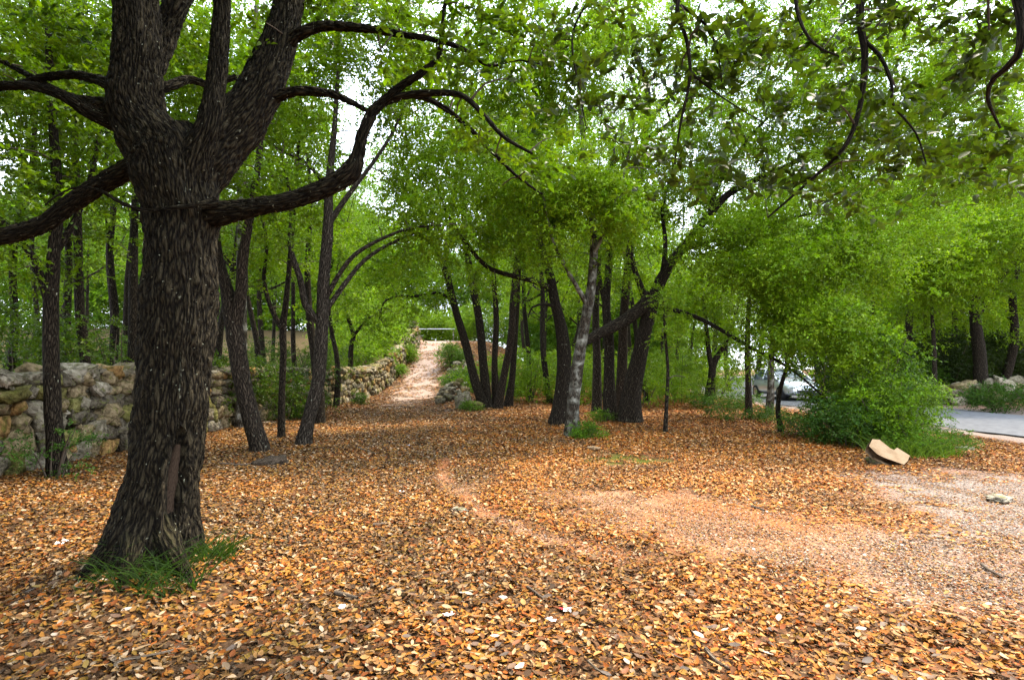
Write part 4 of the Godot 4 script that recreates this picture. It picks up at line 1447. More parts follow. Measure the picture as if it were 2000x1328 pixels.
func make_boulder(sd: int) -> ArrayMesh:
	var s := SphereMesh.new()
	s.radial_segments = 24
	s.rings = 14
	s.radius = 0.5
	s.height = 1.0
	var a := s.get_mesh_arrays()
	var B := Buf.new()
	B.v = a[Mesh.ARRAY_VERTEX]
	B.i = a[Mesh.ARRAY_INDEX]
	for k in B.v.size():
		var q := B.v[k].normalized()
		var l := pow(pow(absf(q.x), 4.0) + pow(absf(q.y), 4.0) + pow(absf(q.z), 4.0), 0.25)
		var o := float(sd) * 3.7
		q = q / l * 0.5 * (1.0 + 0.4 * nf.get_noise_3d(q.x * 1.6 + o, q.y * 1.6, q.z * 1.6) + 0.12 * nf.get_noise_3d(q.x * 6.0 + o, q.y * 6.0, q.z * 6.0))
		B.v[k] = q
	B.n.resize(B.v.size())
	var acc := {}
	for t in B.i.size() / 3:
		var p := B.v[B.i[t * 3]]
		var nn := (B.v[B.i[t * 3 + 2]] - p).cross(B.v[B.i[t * 3 + 1]] - p)
		for h in 3:
			var key := B.v[B.i[t * 3 + h]].snapped(Vector3.ONE * 0.0005)
			acc[key] = acc.get(key, Vector3.ZERO) + nn
	for k in B.v.size():
		B.n[k] = acc.get(B.v[k].snapped(Vector3.ONE * 0.0005), B.v[k]).normalized()
	return B.mesh(M.stone_grey)


func box(B: Buf, c: Vector3, s: Vector3, b := Basis()) -> void:
	var h := s * 0.5
	for f in 6:
		var ax := f / 2
		var sg := 1.0 if f % 2 == 0 else -1.0
		var n := Vector3.ZERO
		n[ax] = sg
		var u := Vector3.ZERO
		u[(ax + 1) % 3] = 1.0
		var w := n.cross(u)
		var k := B.v.size()
		for e in [[-1, -1], [1, -1], [1, 1], [-1, 1]]:
			B.v.append(c + b * ((n + u * e[0] + w * e[1]) * h))
			B.n.append(b * n)
			B.uv.append(Vector2(e[0], e[1]))
		for q in [0, 2, 1, 0, 3, 2]:
			B.i.append(k + q)


func build_gate() -> void:
	var p := at(805, 680, 42.5)
	var g := RandomNumberGenerator.new()
	g.seed = 31
	var root := thing("gate_pillar", "pale square stone gate pillar with a cap at the top of the wall", "pillar", Vector3(p.x, gh(p.x, p.z), p.z))
	for k in 6:
		var o := part("stone_block", stone_mesh[k], root)
		o.transform = Transform3D(Basis(Vector3.UP, g.randf_range(-0.06, 0.06)).scaled_local(Vector3(0.62, 0.33, 0.62)), Vector3(0, 0.15 + k * 0.29, 0))
		o.material_override = M.stone_pale
	var c := Buf.new()
	box(c, Vector3(0, 1.86, 0), Vector3(0.82, 0.12, 0.82))
	box(c, Vector3(0, 1.97, 0), Vector3(0.55, 0.1, 0.55))
	part("cap", c.mesh(M.stone_grey), root)
	# white bar across the way behind
	var q := at(820, 666, 47.0)
	var q2 := at(885, 667, 47.0)
	var bar := thing("barrier", "thin white horizontal barrier bar across the top of the path", "barrier", Vector3(q.x, gh(q.x, q.z), q.z))
	var B := Buf.new()
	var hgt := 0.95
	box(B, Vector3((q2.x - q.x) * 0.5, hgt, 0), Vector3(q2.x - q.x + 0.2, 0.06, 0.05))
	part("bar", B.mesh(M.white_paint), bar)
	for e in [0.0, q2.x - q.x]:
		var P := Buf.new()
		box(P, Vector3(e, hgt * 0.5 - 0.2, -0.09), Vector3(0.07, hgt + 0.3, 0.07))
		part("post", P.mesh(M.stone_grey), bar)


# ------------------------------------------------------------------ plants near the ground
func blade_tuft(pos: Vector3, count: int, radius: float, h: float, c: Color, sd: int) -> ArrayMesh:
	var g := RandomNumberGenerator.new()
	g.seed = sd
	var B := Buf.new()
	for k in count:
		var a := g.randf() * TAU
		var rr := sqrt(g.randf()) * radius
		var x := cos(a) * rr
		var z := sin(a) * rr
		var p := Vector3(x, gh(pos.x + x, pos.z + z) - pos.y - 0.01, z)
		var L := h * g.randf_range(0.5, 1.1)
		var d := (Vector3.UP + Vector3(g.randf_range(-0.6, 0.6), 0, g.randf_range(-0.6, 0.6))).normalized()
		var side := d.cross(Vector3(g.randf_range(-1, 1), 0, g.randf_range(-1, 1.01))).normalized()
		var w := g.randf_range(0.003, 0.006) * (1.0 + h)
		var fall := (d * Vector3(1, 0, 1)).normalized()
		var t := g.randf_range(0.6, 1.15)
		var col := Color(c.r * t, c.g * t, c.b * t)
		var base := B.v.size()
		for s in 5:
			var f := s / 4.0
			var q := p + d * L * f + (fall * 0.5 - Vector3.UP * 0.35) * L * f * f * 0.9
			var ww := w * (1.0 - f * 0.9)
			var nrm := side.cross(d).normalized()
			B.v.append(q - side * ww)
			B.v.append(q + side * ww)
			B.n.append(nrm)
			B.n.append(nrm)
			B.c.append(col)
			B.c.append(col)
			if s > 0:
				var a0 := base + (s - 1) * 2
				for e in [a0, a0 + 2, a0 + 1, a0 + 1, a0 + 2, a0 + 3]:
					B.i.append(e)
	return B.mesh(M.leaf)


func tuft(px: float, py: float, d: float, count: int, radius: float, h: float, c: Color, label: String, group: String) -> void:
	var p := at(px, py, d)
	p.y = gh(p.x, p.z)
	var o := MeshInstance3D.new()
	o.name = numbered("grass_tuft")
	o.mesh = blade_tuft(p, count, radius, h, c, int(px * 7.0 + py))
	add_child(o)
	o.position = p
	meta(o, label, "grass", group)


func shrub(nm: String, label: String, group: String, c: Vector3, r: float, h: float, n: int, s: float, tint: Color, dark: Color, stems: int, near := false) -> Node3D:
	rng.seed = hash(label)
	c.y = gh(c.x, c.z)
	var root := thing(nm, label, "shrub", c, group)
	var kinds: Array = clump_near if near else clump_mid
	var where: Array = []
	var tints: Array = []
	for k in kinds.size():
		where.append([])
		tints.append(PackedColorArray())
	var B := Buf.new()
	var tips: Array = []
	for k in stems:
		var a := rng.randf() * TAU
		var e := Vector3(cos(a) * r * rng.randf_range(0.2, 0.9), h * rng.randf_range(0.5, 0.95), sin(a) * r * rng.randf_range(0.2, 0.9))
		var b0 := Vector3(cos(a) * r * 0.15, -0.05, sin(a) * r * 0.15)
		var path := smooth_path([[b0, 0.012 + h * 0.004], [b0.lerp(e, 0.5) + Vector3(0, h * 0.1, 0), 0.009 + h * 0.002], [e, 0.004]], 0.12)
		add_tube(B, path, 5, 0.0, Color.WHITE, Vector3.ZERO)
		for q in path:
			tips.append(q[0])
	part("stem", B.mesh(M.twig), root)
	for k in n:
		var q := rsphere()
		var p := Vector3(q.x * r, h * 0.5 + q.y * h * 0.5, q.z * r)
		p.y = maxf(p.y, gh(c.x + p.x, c.z + p.z) - c.y + 0.1)
		var kk := rng.randi() % kinds.size()
		var sc := s * rng.randf_range(0.7, 1.2)
		where[kk].append(Transform3D(Basis(Vector3.UP, rng.randf() * TAU) * Basis.from_scale(Vector3(sc, sc * 0.85, sc)), p))
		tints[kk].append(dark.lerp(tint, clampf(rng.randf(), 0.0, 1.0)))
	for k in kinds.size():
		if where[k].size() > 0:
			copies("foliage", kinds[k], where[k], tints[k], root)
	return root


func ground_at(px: float, d: float) -> Vector3:
	var p := at(px, 760, d)
	return Vector3(p.x, gh(p.x, p.z), p.z)


func plants() -> void:
	var lush := Color(0.22, 0.38, 0.02)
	var deep := Color(0.07, 0.12, 0.012)
	var og := "grass round the old oak"
	tuft(275, 1150, 3.95, 200, 0.28, 0.36, Color(0.045, 0.085, 0.018), "dark grass growing at the front foot of the old oak", og)
	tuft(330, 1140, 3.8, 140, 0.2, 0.38, Color(0.05, 0.095, 0.018), "arching grass blades between the old oak's roots and the litter", og)
	tuft(412, 1090, 4.3, 150, 0.16, 0.32, Color(0.06, 0.11, 0.02), "small upright grass tuft beside the old oak's trunk", og)
	tuft(200, 1185, 3.75, 70, 0.16, 0.14, Color(0.06, 0.12, 0.025), "sparse grass on the old oak's spreading root", og)
	var we := "weeds at trunk feet"
	shrub("weed", "bright green weeds round the foot of the pale lichened trunk", we, ground_at(1145, 12.3), 0.42, 0.32, 34, 0.42, lush, deep, 6)
	shrub("weed", "low green weeds between the stout trunk and the thick bent oak", we, ground_at(1172, 16.0), 0.5, 0.35, 20, 0.5, lush, deep, 5)
	shrub("weed", "small herb patch growing at the mossy boulder by the trunk clump", we, ground_at(920, 20.0), 0.5, 0.35, 20, 0.5, lush, deep, 5)
	shrub("weed", "leafy sprouts at the foot of the slim trunk against the wall", we, ground_at(110, 7.8), 0.5, 0.75, 10, 0.42, Color(0.11, 0.24, 0.03), Color(0.04, 0.09, 0.015), 6)
	# thicket by the road
	var th := "thicket between the clearing and the road"
	var lime := Color(0.28, 0.42, 0.02)
	shrub("shrub", "tall leafy bush of the thicket, topped by bright green new leaves", th, ground_at(1695, 12.0), 1.15, 2.5, 110, 0.95, lime, deep, 12)
	shrub("shrub", "bright bushy shrub with shiny leaves at the near corner of the thicket", th, ground_at(1735, 10.8), 0.85, 1.4, 80, 0.75, lime, deep, 10)
	shrub("shrub", "dark tangled undershrub at the shaded foot of the thicket", th, ground_at(1655, 11.0), 0.9, 0.9, 60, 0.7, Color(0.08, 0.16, 0.03), deep, 16)
	shrub("shrub", "loose shrub of the thicket before the silver car", th, ground_at(1585, 12.5), 0.9, 0.6, 46, 0.5, Color(0.12, 0.22, 0.03), deep, 10)
	shrub("shrub", "low scrubby growth under the slim roadside trunks", th, ground_at(1470, 16.5), 1.5, 0.4, 60, 0.5, Color(0.11, 0.21, 0.03), deep, 10)
	shrub("shrub", "low green growth by the forked trunk before the road bend", th, ground_at(1420, 20.5), 1.4, 0.6, 50, 0.7, Color(0.12, 0.22, 0.03), deep, 8)
	shrub("flowering_bush", "bush with yellow-orange blossoms at the road edge", th, ground_at(1790, 15.0), 0.75, 1.25, 46, 0.6, lime, deep, 7)
	# fern-like grass hummock at the thicket's corner
	for e in [[1800, 893, 9.6, "bushy green grass hummock at the near end of the thicket"], [1740, 880, 10.0, "grass hummock behind the tan slab"], [1830, 880, 10.0, "outermost grass hummock nearest the road verge"], [1770, 860, 10.6, "grass growing up into the thicket behind the hummocks"]]:
		tuft(e[0], e[1], e[2], 170, 0.4, 0.62, Color(0.14, 0.22, 0.025), e[3], "grass at the thicket corner")
	shrub("shrub", "feathery green herbs spilling over the grass hummocks", th, ground_at(1790, 10.2), 0.8, 0.5, 90, 0.36, Color(0.17, 0.30, 0.02), deep, 8)
	# undergrowth behind
	var ug := "undergrowth deep in the wood"
	var spots := [[1030, 25.0], [1065, 29.0], [1130, 23.5], [1150, 27.0], [1250, 22.0], [1280, 27.0], [1330, 24.0], [1360, 30.0], [1000, 30.0], [960, 26.0], [1200, 31.0], [1395, 27.0]]
	var words := ["first", "second", "third", "fourth", "fifth", "sixth", "seventh", "eighth", "ninth", "tenth", "eleventh", "twelfth"]
	for k in spots.size():
		shrub("shrub", "loose green bush in the undergrowth beyond the clearing, %s in the row" % words[k], ug, ground_at(spots[k][0], spots[k][1]), 1.7, 2.3, 50, 1.15, Color(0.32, 0.44, 0.025), Color(0.16, 0.24, 0.015), 7)
	var bw := "bushes behind the stone wall"
	var bs := [[30, 11.5], [95, 15.0], [160, 18.0], [225, 13.5], [250, 24.0], [430, 15.0], [470, 21.0], [520, 26.0], [560, 17.0], [610, 23.0], [650, 29.0], [60, 26.0]]
	for k in bs.size():
		shrub("shrub", "dim bush behind the stone wall, %s of its row from the picture edge" % words[k], bw, ground_at(bs[k][0], bs[k][1]), 1.6, 2.0, 44, 1.0, Color(0.14, 0.20, 0.02), Color(0.05, 0.09, 0.015), 7)
	var pg := "bushes lining the uphill path"
	shrub("shrub", "bright yellow-green bush against the wall near its pillar", pg, ground_at(792, 38.0), 0.8, 1.3, 60, 0.9, Color(0.30, 0.42, 0.04), Color(0.12, 0.2, 0.02), 6)
	shrub("shrub", "yellow-green weeds along the wall foot halfway uphill", pg, ground_at(772, 34.5), 0.7, 0.8, 46, 0.8, Color(0.26, 0.38, 0.04), Color(0.1, 0.18, 0.02), 5)
	shrub("shrub", "green ivy and weeds over the upper part of the stone bank", pg, ground_at(893, 28.0), 1.0, 1.0, 60, 0.8, Color(0.16, 0.30, 0.03), deep, 6)
	shrub("shrub", "leafy growth over the top end of the stone bank beside the path", pg, ground_at(884, 36.0), 1.0, 1.6, 60, 1.0, Color(0.2, 0.34, 0.03), deep, 6)
	shrub("shrub", "green weeds on the wall foot behind the thin bowed trunk", pg, ground_at(700, 23.0), 0.4, 0.5, 16, 0.6, Color(0.13, 0.25, 0.03), deep, 6)
	shrub("shrub", "small bush at the wall behind the straight dark trunk", pg, ground_at(590, 16.8), 0.4, 0.6, 12, 0.5, Color(0.12, 0.24, 0.03), deep, 6)
	var pb := [[1700, 26.0], [1800, 29.0], [1850, 25.5], [1905, 29.0], [1985, 27.0], [1650, 33.0], [1960, 33.0], [1880, 36.0]]
	for k in pb.size():
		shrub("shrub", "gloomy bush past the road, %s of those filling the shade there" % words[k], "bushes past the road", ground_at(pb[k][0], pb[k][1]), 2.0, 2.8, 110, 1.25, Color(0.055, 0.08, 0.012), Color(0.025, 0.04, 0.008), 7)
	var tp := [[700, 33.0], [735, 38.5], [762, 43.0], [672, 37.0], [845, 53.0], [895, 52.0], [800, 54.0], [925, 48.0], [770, 50.0]]
	for k in tp.size():
		shrub("shrub", "sunlit yellow-green bush about the top of the path, %s of them" % words[k], "bushes about the path top", ground_at(tp[k][0], tp[k][1]), 2.2, 3.2, 110, 1.5, Color(0.33, 0.45, 0.03), Color(0.16, 0.25, 0.015), 7)
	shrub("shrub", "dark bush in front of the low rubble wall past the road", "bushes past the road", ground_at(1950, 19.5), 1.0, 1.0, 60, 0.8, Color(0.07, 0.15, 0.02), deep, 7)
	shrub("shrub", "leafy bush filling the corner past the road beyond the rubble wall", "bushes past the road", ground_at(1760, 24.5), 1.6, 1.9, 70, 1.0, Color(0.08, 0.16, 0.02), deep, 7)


# ------------------------------------------------------------------ car
func build_car() -> void:
	var root := thing("car", "silver hatchback on the road, half hidden behind the thicket and slim trunks", "car", Vector3(13.35, 0, -27.4))
	root.position.y = gh(13.35, -27.4) + 0.045
	# along z: front at +z. [z, bottom y, bonnet/belt y, roof y, half width belt, half width roof]
	var st := [[2.0, 0.34, 0.62, 0.62, 0.60], [1.88, 0.24, 0.72, 0.72, 0.74], [1.5, 0.22, 0.86, 0.86, 0.82], [0.95, 0.22, 0.95, 0.95, 0.84], [0.3, 0.22, 0.96, 0.96, 0.85], [-0.6, 0.22, 0.98, 0.98, 0.85], [-1.4, 0.22, 0.98, 0.98, 0.84], [-1.85, 0.26, 0.92, 0.92, 0.80], [-2.0, 0.34, 0.80, 0.80, 0.68]]
	var B := Buf.new()
	loft(B, st, func(s, k): return ring_body(s, k))
	part("body", B.mesh(M.car_paint), root)
	var C := Buf.new()
	var cab := [[0.98, 0.93, 0.80], [0.55, 1.16, 0.74], [0.1, 1.38, 0.64], [-0.5, 1.45, 0.62], [-1.2, 1.42, 0.61], [-1.6, 1.30, 0.62], [-1.9, 0.95, 0.72]]
	loft(C, cab, func(s, k): return ring_cabin(s, k))
	part("window", C.mesh(M.car_glass), root)
	# roof skin and pillars
	var R := Buf.new()
	var skin := [[0.12, 1.385, 0.6], [-0.5, 1.452, 0.6], [-1.2, 1.424, 0.59], [-1.58, 1.31, 0.58]]
	for k in skin.size():
		var s: Array = skin[k]
		for e in 7:
			var f := e / 3.0 - 1.0
			R.v.append(Vector3(f * s[2] * 1.04, s[1] + 0.025 - 0.05 * f * f, s[0]))
			R.n.append(Vector3(f * 0.3, 1, 0).normalized())
	for k in skin.size() - 1:
		for e in 6:
			var a := k * 7 + e
			for q in [a, a + 1, a + 7, a + 1, a + 8, a + 7]:
				R.i.append(q)
	face_up(R)
	part("roof", R.mesh(M.car_paint), root)
	for sx in [-1.0, 1.0]:
		for pl in [[Vector3(0.83, 0.93, 0.96), Vector3(0.655, 1.4, 0.1)], [Vector3(0.845, 0.95, -0.45), Vector3(0.645, 1.44, -0.5)], [Vector3(0.83, 0.95, -1.7), Vector3(0.645, 1.36, -1.45)]]:
			var P := Buf.new()
			var a: Vector3 = pl[0]
			var b: Vector3 = pl[1]
			add_tube(P, [[Vector3(a.x * sx, a.y, a.z), 0.04], [Vector3(b.x * sx, b.y, b.z), 0.035]], 8, 0.0, Color.WHITE, Vector3.ZERO)
			P.uv.clear()
			P.c.clear()
			part("pillar", P.mesh(M.car_paint), root)
		var L := Buf.new()
		box(L, Vector3(sx * 0.58, 0.68, 1.88), Vector3(0.26, 0.14, 0.16), Basis(Vector3.UP, sx * 0.35))
		part("headlight", L.mesh(M.lens), root)
		var mi := Buf.new()
		box(mi, Vector3(sx * 0.95, 1.02, 0.75), Vector3(0.18, 0.12, 0.1))
		part("mirror", mi.mesh(M.car_paint), root)
		var H := Buf.new()
		box(H, Vector3(sx * 0.853, 0.82, -0.2), Vector3(0.025, 0.03, 0.2))
		part("door_handle", H.mesh(M.trim), root)
		for zz in [1.25, -1.3]:
			var wh := Node3D.new()
			wh.name = "wheel"
			root.add_child(wh, true)
			wh.position = Vector3(sx * 0.78, 0.31, zz)
			wh.rotation.z = PI / 2.0
			var ty := CylinderMesh.new()
			ty.top_radius = 0.31
			ty.bottom_radius = 0.31
			ty.height = 0.2
			ty.material = M.tyre
			part("tyre", ty, wh)
			var ri := CylinderMesh.new()
			ri.top_radius = 0.2
			ri.bottom_radius = 0.2
			ri.height = 0.216
			ri.material = M.alloy
			part("rim", ri, wh)
	var G := Buf.new()
	box(G, Vector3(0, 0.42, 1.99), Vector3(0.8, 0.14, 0.1))
	part("grille", G.mesh(M.trim), root)
	var Bp := Buf.new()
	box(Bp, Vector3(0, 0.3, 1.96), Vector3(1.2, 0.05, 0.12))
	part("bumper_trim", Bp.mesh(M.trim), root)
	var Np := Buf.new()
	box(Np, Vector3(0, 0.53, 2.02), Vector3(0.4, 0.1, 0.03))
	part("number_plate", Np.mesh(M.white_paint), root)


func ring_body(s: Array, _k: int) -> Array:
	var w: float = s[4]
	var lo: float = s[1]
	var hi: float = s[2]
	var m := lerpf(lo, hi, 0.6)
	return [Vector3(-w * 0.9, lo, s[0]), Vector3(-w, lerpf(lo, m, 0.4), s[0]), Vector3(-w, m, s[0]), Vector3(-w * 0.96, lerpf(m, hi, 0.75), s[0]), Vector3(-w * 0.8, hi, s[0]), Vector3(0, hi + 0.04, s[0]), Vector3(w * 0.8, hi, s[0]), Vector3(w * 0.96, lerpf(m, hi, 0.75), s[0]), Vector3(w, m, s[0]), Vector3(w, lerpf(lo, m, 0.4), s[0]), Vector3(w * 0.9, lo, s[0]), Vector3(0, lo, s[0])]


func ring_cabin(s: Array, _k: int) -> Array:
	var w: float = s[2]
	var hi: float = s[1]
	var b := 0.9
	return [Vector3(-0.83, b, s[0]), Vector3(lerpf(-0.83, -w, 0.6), lerpf(b, hi, 0.6), s[0]), Vector3(-w, hi - 0.03, s[0]), Vector3(-w * 0.6, hi, s[0]), Vector3(0, hi + 0.01, s[0]), Vector3(w * 0.6, hi, s[0]), Vector3(w, hi - 0.03, s[0]), Vector3(lerpf(0.83, w, 0.6), lerpf(b, hi, 0.6), s[0]), Vector3(0.83, b, s[0])]


func loft(B: Buf, st: Array, ringer: Callable) -> void:
	var rings: Array = []
	for k in st.size():
		rings.append(ringer.call(st[k], k))
	var n: int = rings[0].size()
	var V := PackedVector3Array()
	var N := PackedVector3Array()
	for r in rings:
		for p in r:
			V.append(p)
			N.append(Vector3.ZERO)
	var I := PackedInt32Array()
	var cen := Vector3(0, 0.6, 0)
	for k in rings.size() - 1:
		for j in n:
			var a := k * n + j
			var b := k * n + (j + 1) % n
			for q in [[a, b, a + n], [b, b + n, a + n]]:
				add_face(V, N, I, q, cen)
	for e in [0, rings.size() - 1]:
		for j in range(1, n - 1):
			add_face(V, N, I, [e * n, e * n + j, e * n + j + 1], cen)
	for k in N.size():
		N[k] = N[k].normalized()
	B.v = V
	B.n = N
	B.i = I


func add_face(V: PackedVector3Array, N: PackedVector3Array, I: PackedInt32Array, q: Array, cen: Vector3) -> void:
	var a := V[q[0]]
	var nn := (V[q[2]] - a).cross(V[q[1]] - a)
	var i1: int = q[1]
	var i2: int = q[2]
	var mid := (a + V[q[1]] + V[q[2]]) / 3.0
	if nn.dot(Vector3(mid.x, mid.y - cen.y, mid.z * 0.3)) < 0.0:
		nn = -nn
		i1 = q[2]
		i2 = q[1]
	I.append(q[0])
	I.append(i1)
	I.append(i2)
	N[q[0]] += nn
	N[i1] += nn
	N[i2] += nn


# ------------------------------------------------------------------ small things on the ground
func stick(label: String, pts: Array, r: float, m: String, lift := 0.012) -> void:
	var path: Array = []
	var c := Vector3.ZERO
	for k in pts.size():
		var p := at(pts[k][0], pts[k][1], 1691.0 / maxf(20.0, pts[k][1] - 718.0))
		p.y = gh(p.x, p.z) + lift
		if k == 0:
			c = p
		path.append([p, r * (1.0 - 0.6 * k / pts.size())])
	var B := Buf.new()
	add_tube(B, smooth_path(path, 0.04), 7, 0.2, Color.WHITE, c)
	var o := MeshInstance3D.new()
	o.name = numbered("fallen_stick")
	o.mesh = B.mesh(M[m])
	add_child(o)
	o.position = c
	meta(o, label, "stick", "sticks on the ground")


func scrap(label: String, px: float, py: float, size: float, m: String, sd: int) -> void:
	var g := RandomNumberGenerator.new()
	g.seed = sd
	var p := at(px, py, 1691.0 / (py - 718.0))
	p.y = gh(p.x, p.z) + 0.02
	var B := Buf.new()
	var n := 5
	for a in n:
		for b in n:
			var x := (a / 4.0 - 0.5) * size * (1.0 + g.randf_range(-0.15, 0.15))
			var z := (b / 4.0 - 0.5) * size * 0.7 * (1.0 + g.randf_range(-0.2, 0.2))
			B.v.append(Vector3(x, g.randf_range(0.0, 0.35) * size * 0.5, z))
			B.n.append(Vector3.UP)
	for a in n - 1:
		for b in n - 1:
			var k := a * n + b
			for q in [k, k + 1, k + n, k + 1, k + n + 1, k + n]:
				B.i.append(q)
	face_up(B)
	B.n.fill(Vector3.ZERO)
	for t in B.i.size() / 3:
		var q := B.v[B.i[t * 3]]
		var nn := (B.v[B.i[t * 3 + 2]] - q).cross(B.v[B.i[t * 3 + 1]] - q)
		for h in 3:
			B.n[B.i[t * 3 + h]] += nn
	for k in B.n.size():
		B.n[k] = B.n[k].normalized()
	var o := MeshInstance3D.new()
	o.name = numbered("paper_scrap")
	o.mesh = B.mesh(M[m])
	add_child(o)
	o.position = p
	o.rotation.y = g.randf() * TAU
	meta(o, label, "paper scrap", "scraps of litter in the leaves")


func small_things() -> void:
	# tan slab propped on the leaves
	var p := at(1738, 915, 8.9)
	var slab := Buf.new()
	var out := [Vector2(-0.30, -0.10), Vector2(-0.16, -0.26), Vector2(-0.02, -0.27), Vector2(0.08, -0.10), Vector2(0.16, -0.06), Vector2(0.22, -0.13), Vector2(0.36, 0.02), Vector2(0.24, 0.15), Vector2(0.12, 0.24), Vector2(0.0, 0.19), Vector2(-0.14, 0.12), Vector2(-0.24, 0.05)]
	var c2 := Vector2(0.02, 0.0)
	var ctr := Vector3(c2.x, 0.02, c2.y)
	for layer in 4:
		var hh: float = [0.0, -0.02, -0.12, -0.15][layer]
		var ins: float = [0.96, 1.0, 0.98, 0.8][layer]
		for e in out.size():
			var q: Vector2 = c2 + (out[e] - c2) * ins
			slab.v.append(Vector3(q.x, hh + nf.get_noise_2d(q.x * 9.0, q.y * 9.0 + layer) * 0.03, q.y))
			slab.n.append(Vector3.UP if layer == 0 else Vector3(q.x - c2.x, 0.15 if layer == 1 else -0.4, q.y - c2.y).normalized())
	var m := out.size()
	for layer in 3:
		for e in m:
			var a := layer * m + e
			var b := layer * m + (e + 1) % m
			for q in [a, b, a + m, b, b + m, a + m]:
				slab.i.append(q)
	var top := slab.v.size()
	slab.v.append(ctr - Vector3(0, 0.02, 0))
	slab.n.append(Vector3.UP)
	slab.v.append(Vector3(c2.x, -0.09, c2.y))
	slab.n.append(Vector3.DOWN)
	for e in m:
		slab.i.append_array(PackedInt32Array([top, e, (e + 1) % m]))
		slab.i.append_array(PackedInt32Array([top + 1, 3 * m + (e + 1) % m, 3 * m + e]))
	var so := MeshInstance3D.new()
	so.name = numbered("stone_slab")
	so.mesh = slab.mesh(M.stone_slab)
	add_child(so)
	so.position = Vector3(p.x, gh(p.x, p.z) + 0.2, p.z)
	so.rotation = Vector3(0.72, 0.0, -0.14)
	meta(so, "broken tan stone slab lying tilted on the orange leaves by the thicket", "stone slab")
	# prop stones under it
	for e in [[1708, 906, 0.2, "dark stone under the tilted tan slab"], [1952, 973, 0.2, "flat grey stone on the gravel at the picture edge"], [1160, 878, 0.17, "small tan stone below the pale lichened trunk"], [897, 994, 0.11, "small whitish stone beside the curved wheel rut"], [1885, 880, 0.2, "white stone on the verge beyond the grass hummocks"]]:
		var q := at(e[0], e[1], 1691.0 / (e[1] - 718.0))
		if e[1] == 906:
			q = at(1708, 906, 9.05)
		var o := MeshInstance3D.new()
		o.name = numbered("rock")
		o.mesh = make_boulder(int(e[0]))
		o.material_override = M.stone_dark if e[1] == 906 else (M.stone_slab if e[1] == 878 else M.stone_pale)
		add_child(o)
		o.transform = Transform3D(Basis(Vector3.UP, e[0] * 0.01) * Basis.from_scale(Vector3(e[2] * 1.5, e[2] * (0.7 if e[1] == 906 else 0.35), e[2])), Vector3(q.x, gh(q.x, q.z) + e[2] * 0.2, q.z))
		meta(o, e[3], "rock", "stones lying in the clearing")
	stick("long bent pale stick in the litter at the bottom edge", [[228, 1302], [224, 1292], [240, 1285], [285, 1278], [320, 1270], [345, 1262], [356, 1250]], 0.009, "dead_wood", 0.035)
	stick("straight pale stick lying in front of the dirt patch at the bottom", [[1378, 1262], [1400, 1282], [1425, 1296]], 0.012, "dead_wood", 0.03)
	stick("thin pale stick at the bottom edge among whitish leaves", [[1148, 1290], [1165, 1305], [1182, 1316]], 0.008, "dead_wood", 0.03)
	stick("short dark stick below the tan wheel rut", [[1030, 1150], [1045, 1160], [1062, 1172]], 0.012, "stick", 0.03)
	stick("dark stick on the reddish dirt near the bottom", [[1500, 1240], [1510, 1250], [1524, 1262]], 0.012, "stick", 0.02)
	stick("dark forked twig on the grey gravel", [[1918, 1100], [1935, 1112], [1948, 1118], [1958, 1124]], 0.012, "stick", 0.02)
	stick("dark stick across the leaves before the old oak", [[655, 1158], [675, 1163], [698, 1172]], 0.016, "stick", 0.03)
	stick("dark flat stick in the middle of the leaf carpet", [[728, 1021], [742, 1020], [758, 1018]], 0.02, "stick", 0.02)
	stick("thin dark branch lying by the root mound", [[430, 908], [470, 911], [505, 908], [540, 920]], 0.02, "stick", 0.03)
	stick("whitish log piece at the wall foot behind the leaning trunk", [[510, 832], [525, 829], [540, 830]], 0.05, "dead_wood", 0.04)
	stick("whitish log stub at the wall foot beside the thin sapling", [[552, 824], [560, 821], [568, 820]], 0.05, "dead_wood", 0.04)
	stick("dark twig on the leaves beside the wheel rut bend", [[700, 878], [715, 882], [735, 888]], 0.02, "stick", 0.03)
	stick("dark stick lying on the dirt below the tan slab", [[1468, 990], [1480, 992], [1494, 996]], 0.014, "stick", 0.02)
	stick("dark bit of branch on the bare track", [[1628, 1168], [1640, 1170], [1652, 1168]], 0.014, "stick", 0.02)
	# dead root mound
	var q := at(525, 910, 8.9)
	var mo := MeshInstance3D.new()
	mo.name = numbered("dead_stump")
	mo.mesh = make_boulder(505)
	mo.material_override = M.rotten_wood
	add_child(mo)
	mo.transform = Transform3D(Basis(Vector3.UP, 0.5) * Basis(Vector3.BACK, 0.2) * Basis.from_scale(Vector3(0.5, 0.2, 0.4)), Vector3(q.x, gh(q.x, q.z) + 0.02, q.z))
	meta(mo, "low rotting stump sunk in the leaves beside the path", "stump")
	scrap("crumpled white paper with a red corner in the leaves at the bottom", 1108, 1188, 0.07, "paper", 1)
	scrap("small red scrap touching the crumpled white paper", 1098, 1186, 0.035, "paper_red", 2)
	scrap("square white paper scrap beside the crumpled one", 1078, 1212, 0.06, "paper", 3)
	scrap("white scrap in the leaves between the old oak and the red-cornered paper", 876, 1198, 0.06, "paper", 4)
	scrap("pinkish white scrap on the leaves nearest the old oak", 668, 1184, 0.06, "paper", 5)
	scrap("tiny bluish scrap on the leaves where the path begins", 797, 870, 0.09, "paper_blue", 6)
	scrap("white scrap lying on the leaf carpet before the rut", 786, 962, 0.08, "paper", 7)
	scrap("whitish bark flake beside the old oak on its shaded side", 118, 1060, 0.12, "paper", 8)


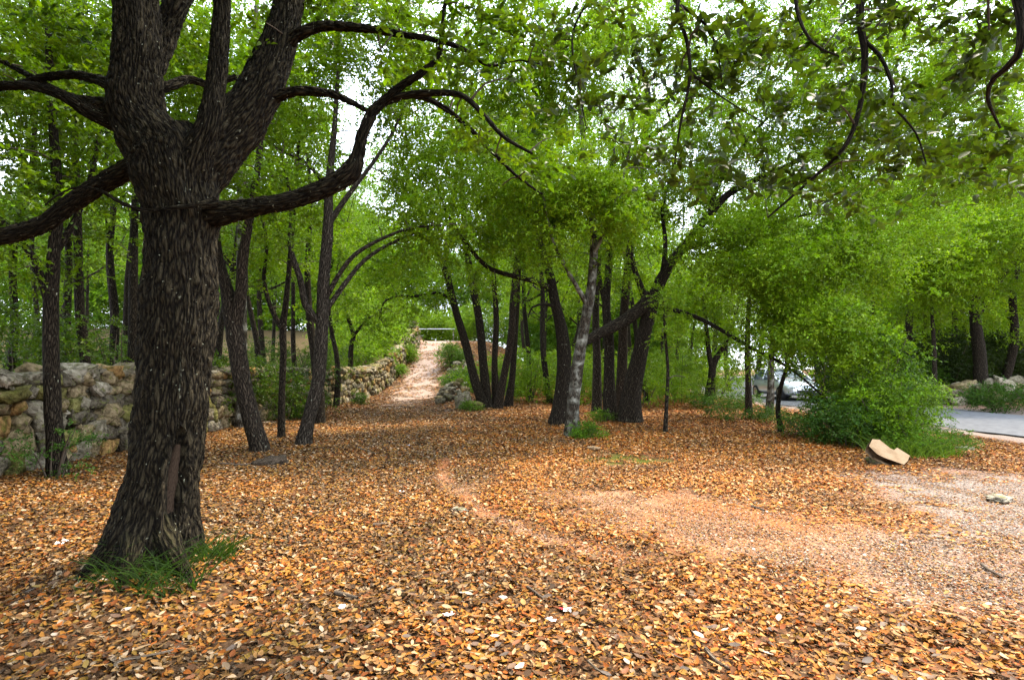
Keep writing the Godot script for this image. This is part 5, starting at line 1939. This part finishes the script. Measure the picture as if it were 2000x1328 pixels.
func fallen_leaves() -> void:
	var gr := get_node("ground")
	rng.seed = 808
	var meshes: Array = []
	for k in 6:
		var B := Buf.new()
		add_leaf_fine(B, Vector3(-0.03, 0, 0), Vector3.RIGHT, Vector3.UP, 0.062, rng.randf_range(0.024, 0.031), Color.WHITE, rng.randf_range(-0.5, 0.4))
		meshes.append(B.mesh(M.dry_leaf))
	var mats: Array = []
	for c in PAL:
		var m := StandardMaterial3D.new()
		m.resource_name = "fallen_leaf"
		m.albedo_color = c.linear_to_srgb()
		m.roughness = 0.7
		mats.append(m)
	var n := 0
	while n < 300:
		var d := rng.randf_range(2.75, 3.9)
		var x := rng.randf_range(-0.86, 0.9) * d
		if rng.randf() < bare(x, -d) * 0.6:
			continue
		var o := part("fallen_leaf", meshes[rng.randi() % 6], gr)
		var s := rng.randf_range(0.85, 1.25)
		o.transform = Transform3D(Basis(Vector3.UP, rng.randf() * TAU) * Basis(Vector3.RIGHT, rng.randf_range(-0.4, 0.4)) * Basis(Vector3.BACK, rng.randf_range(-0.3, 0.3)) * Basis.from_scale(Vector3.ONE * s), Vector3(x, gh(x, -d) + rng.randf_range(0.026, 0.04), -d))
		o.material_override = mats[rng.randi() % mats.size()]
		n += 1


func _ready() -> void:
	rng.seed = 20240
	nz.seed = 5
	nz.frequency = 0.06
	nz.fractal_octaves = 3
	nf.seed = 6
	nf.frequency = 1.0
	nf.fractal_octaves = 3
	nc.seed = 8
	nc.noise_type = FastNoiseLite.TYPE_CELLULAR
	nc.cellular_return_type = FastNoiseLite.RETURN_DISTANCE2_SUB
	nc.frequency = 1.0
	nc.fractal_type = FastNoiseLite.FRACTAL_NONE
	set_view()
	build_materials()
	build_ground()
	print("ground ", Time.get_ticks_msec())
	build_road()
	build_leaf_meshes()
	build_wall()
	print("wall ", Time.get_ticks_msec())
	build_rubble()
	build_gate()
	old_oak()
	print("oak ", Time.get_ticks_msec())
	mid_trees()
	overhang()
	print("trees ", Time.get_ticks_msec())
	forest()
	print("forest ", Time.get_ticks_msec())
	plants()
	build_car()
	small_things()
	build_litter()
	fallen_leaves()
	print("litter ", Time.get_ticks_msec())
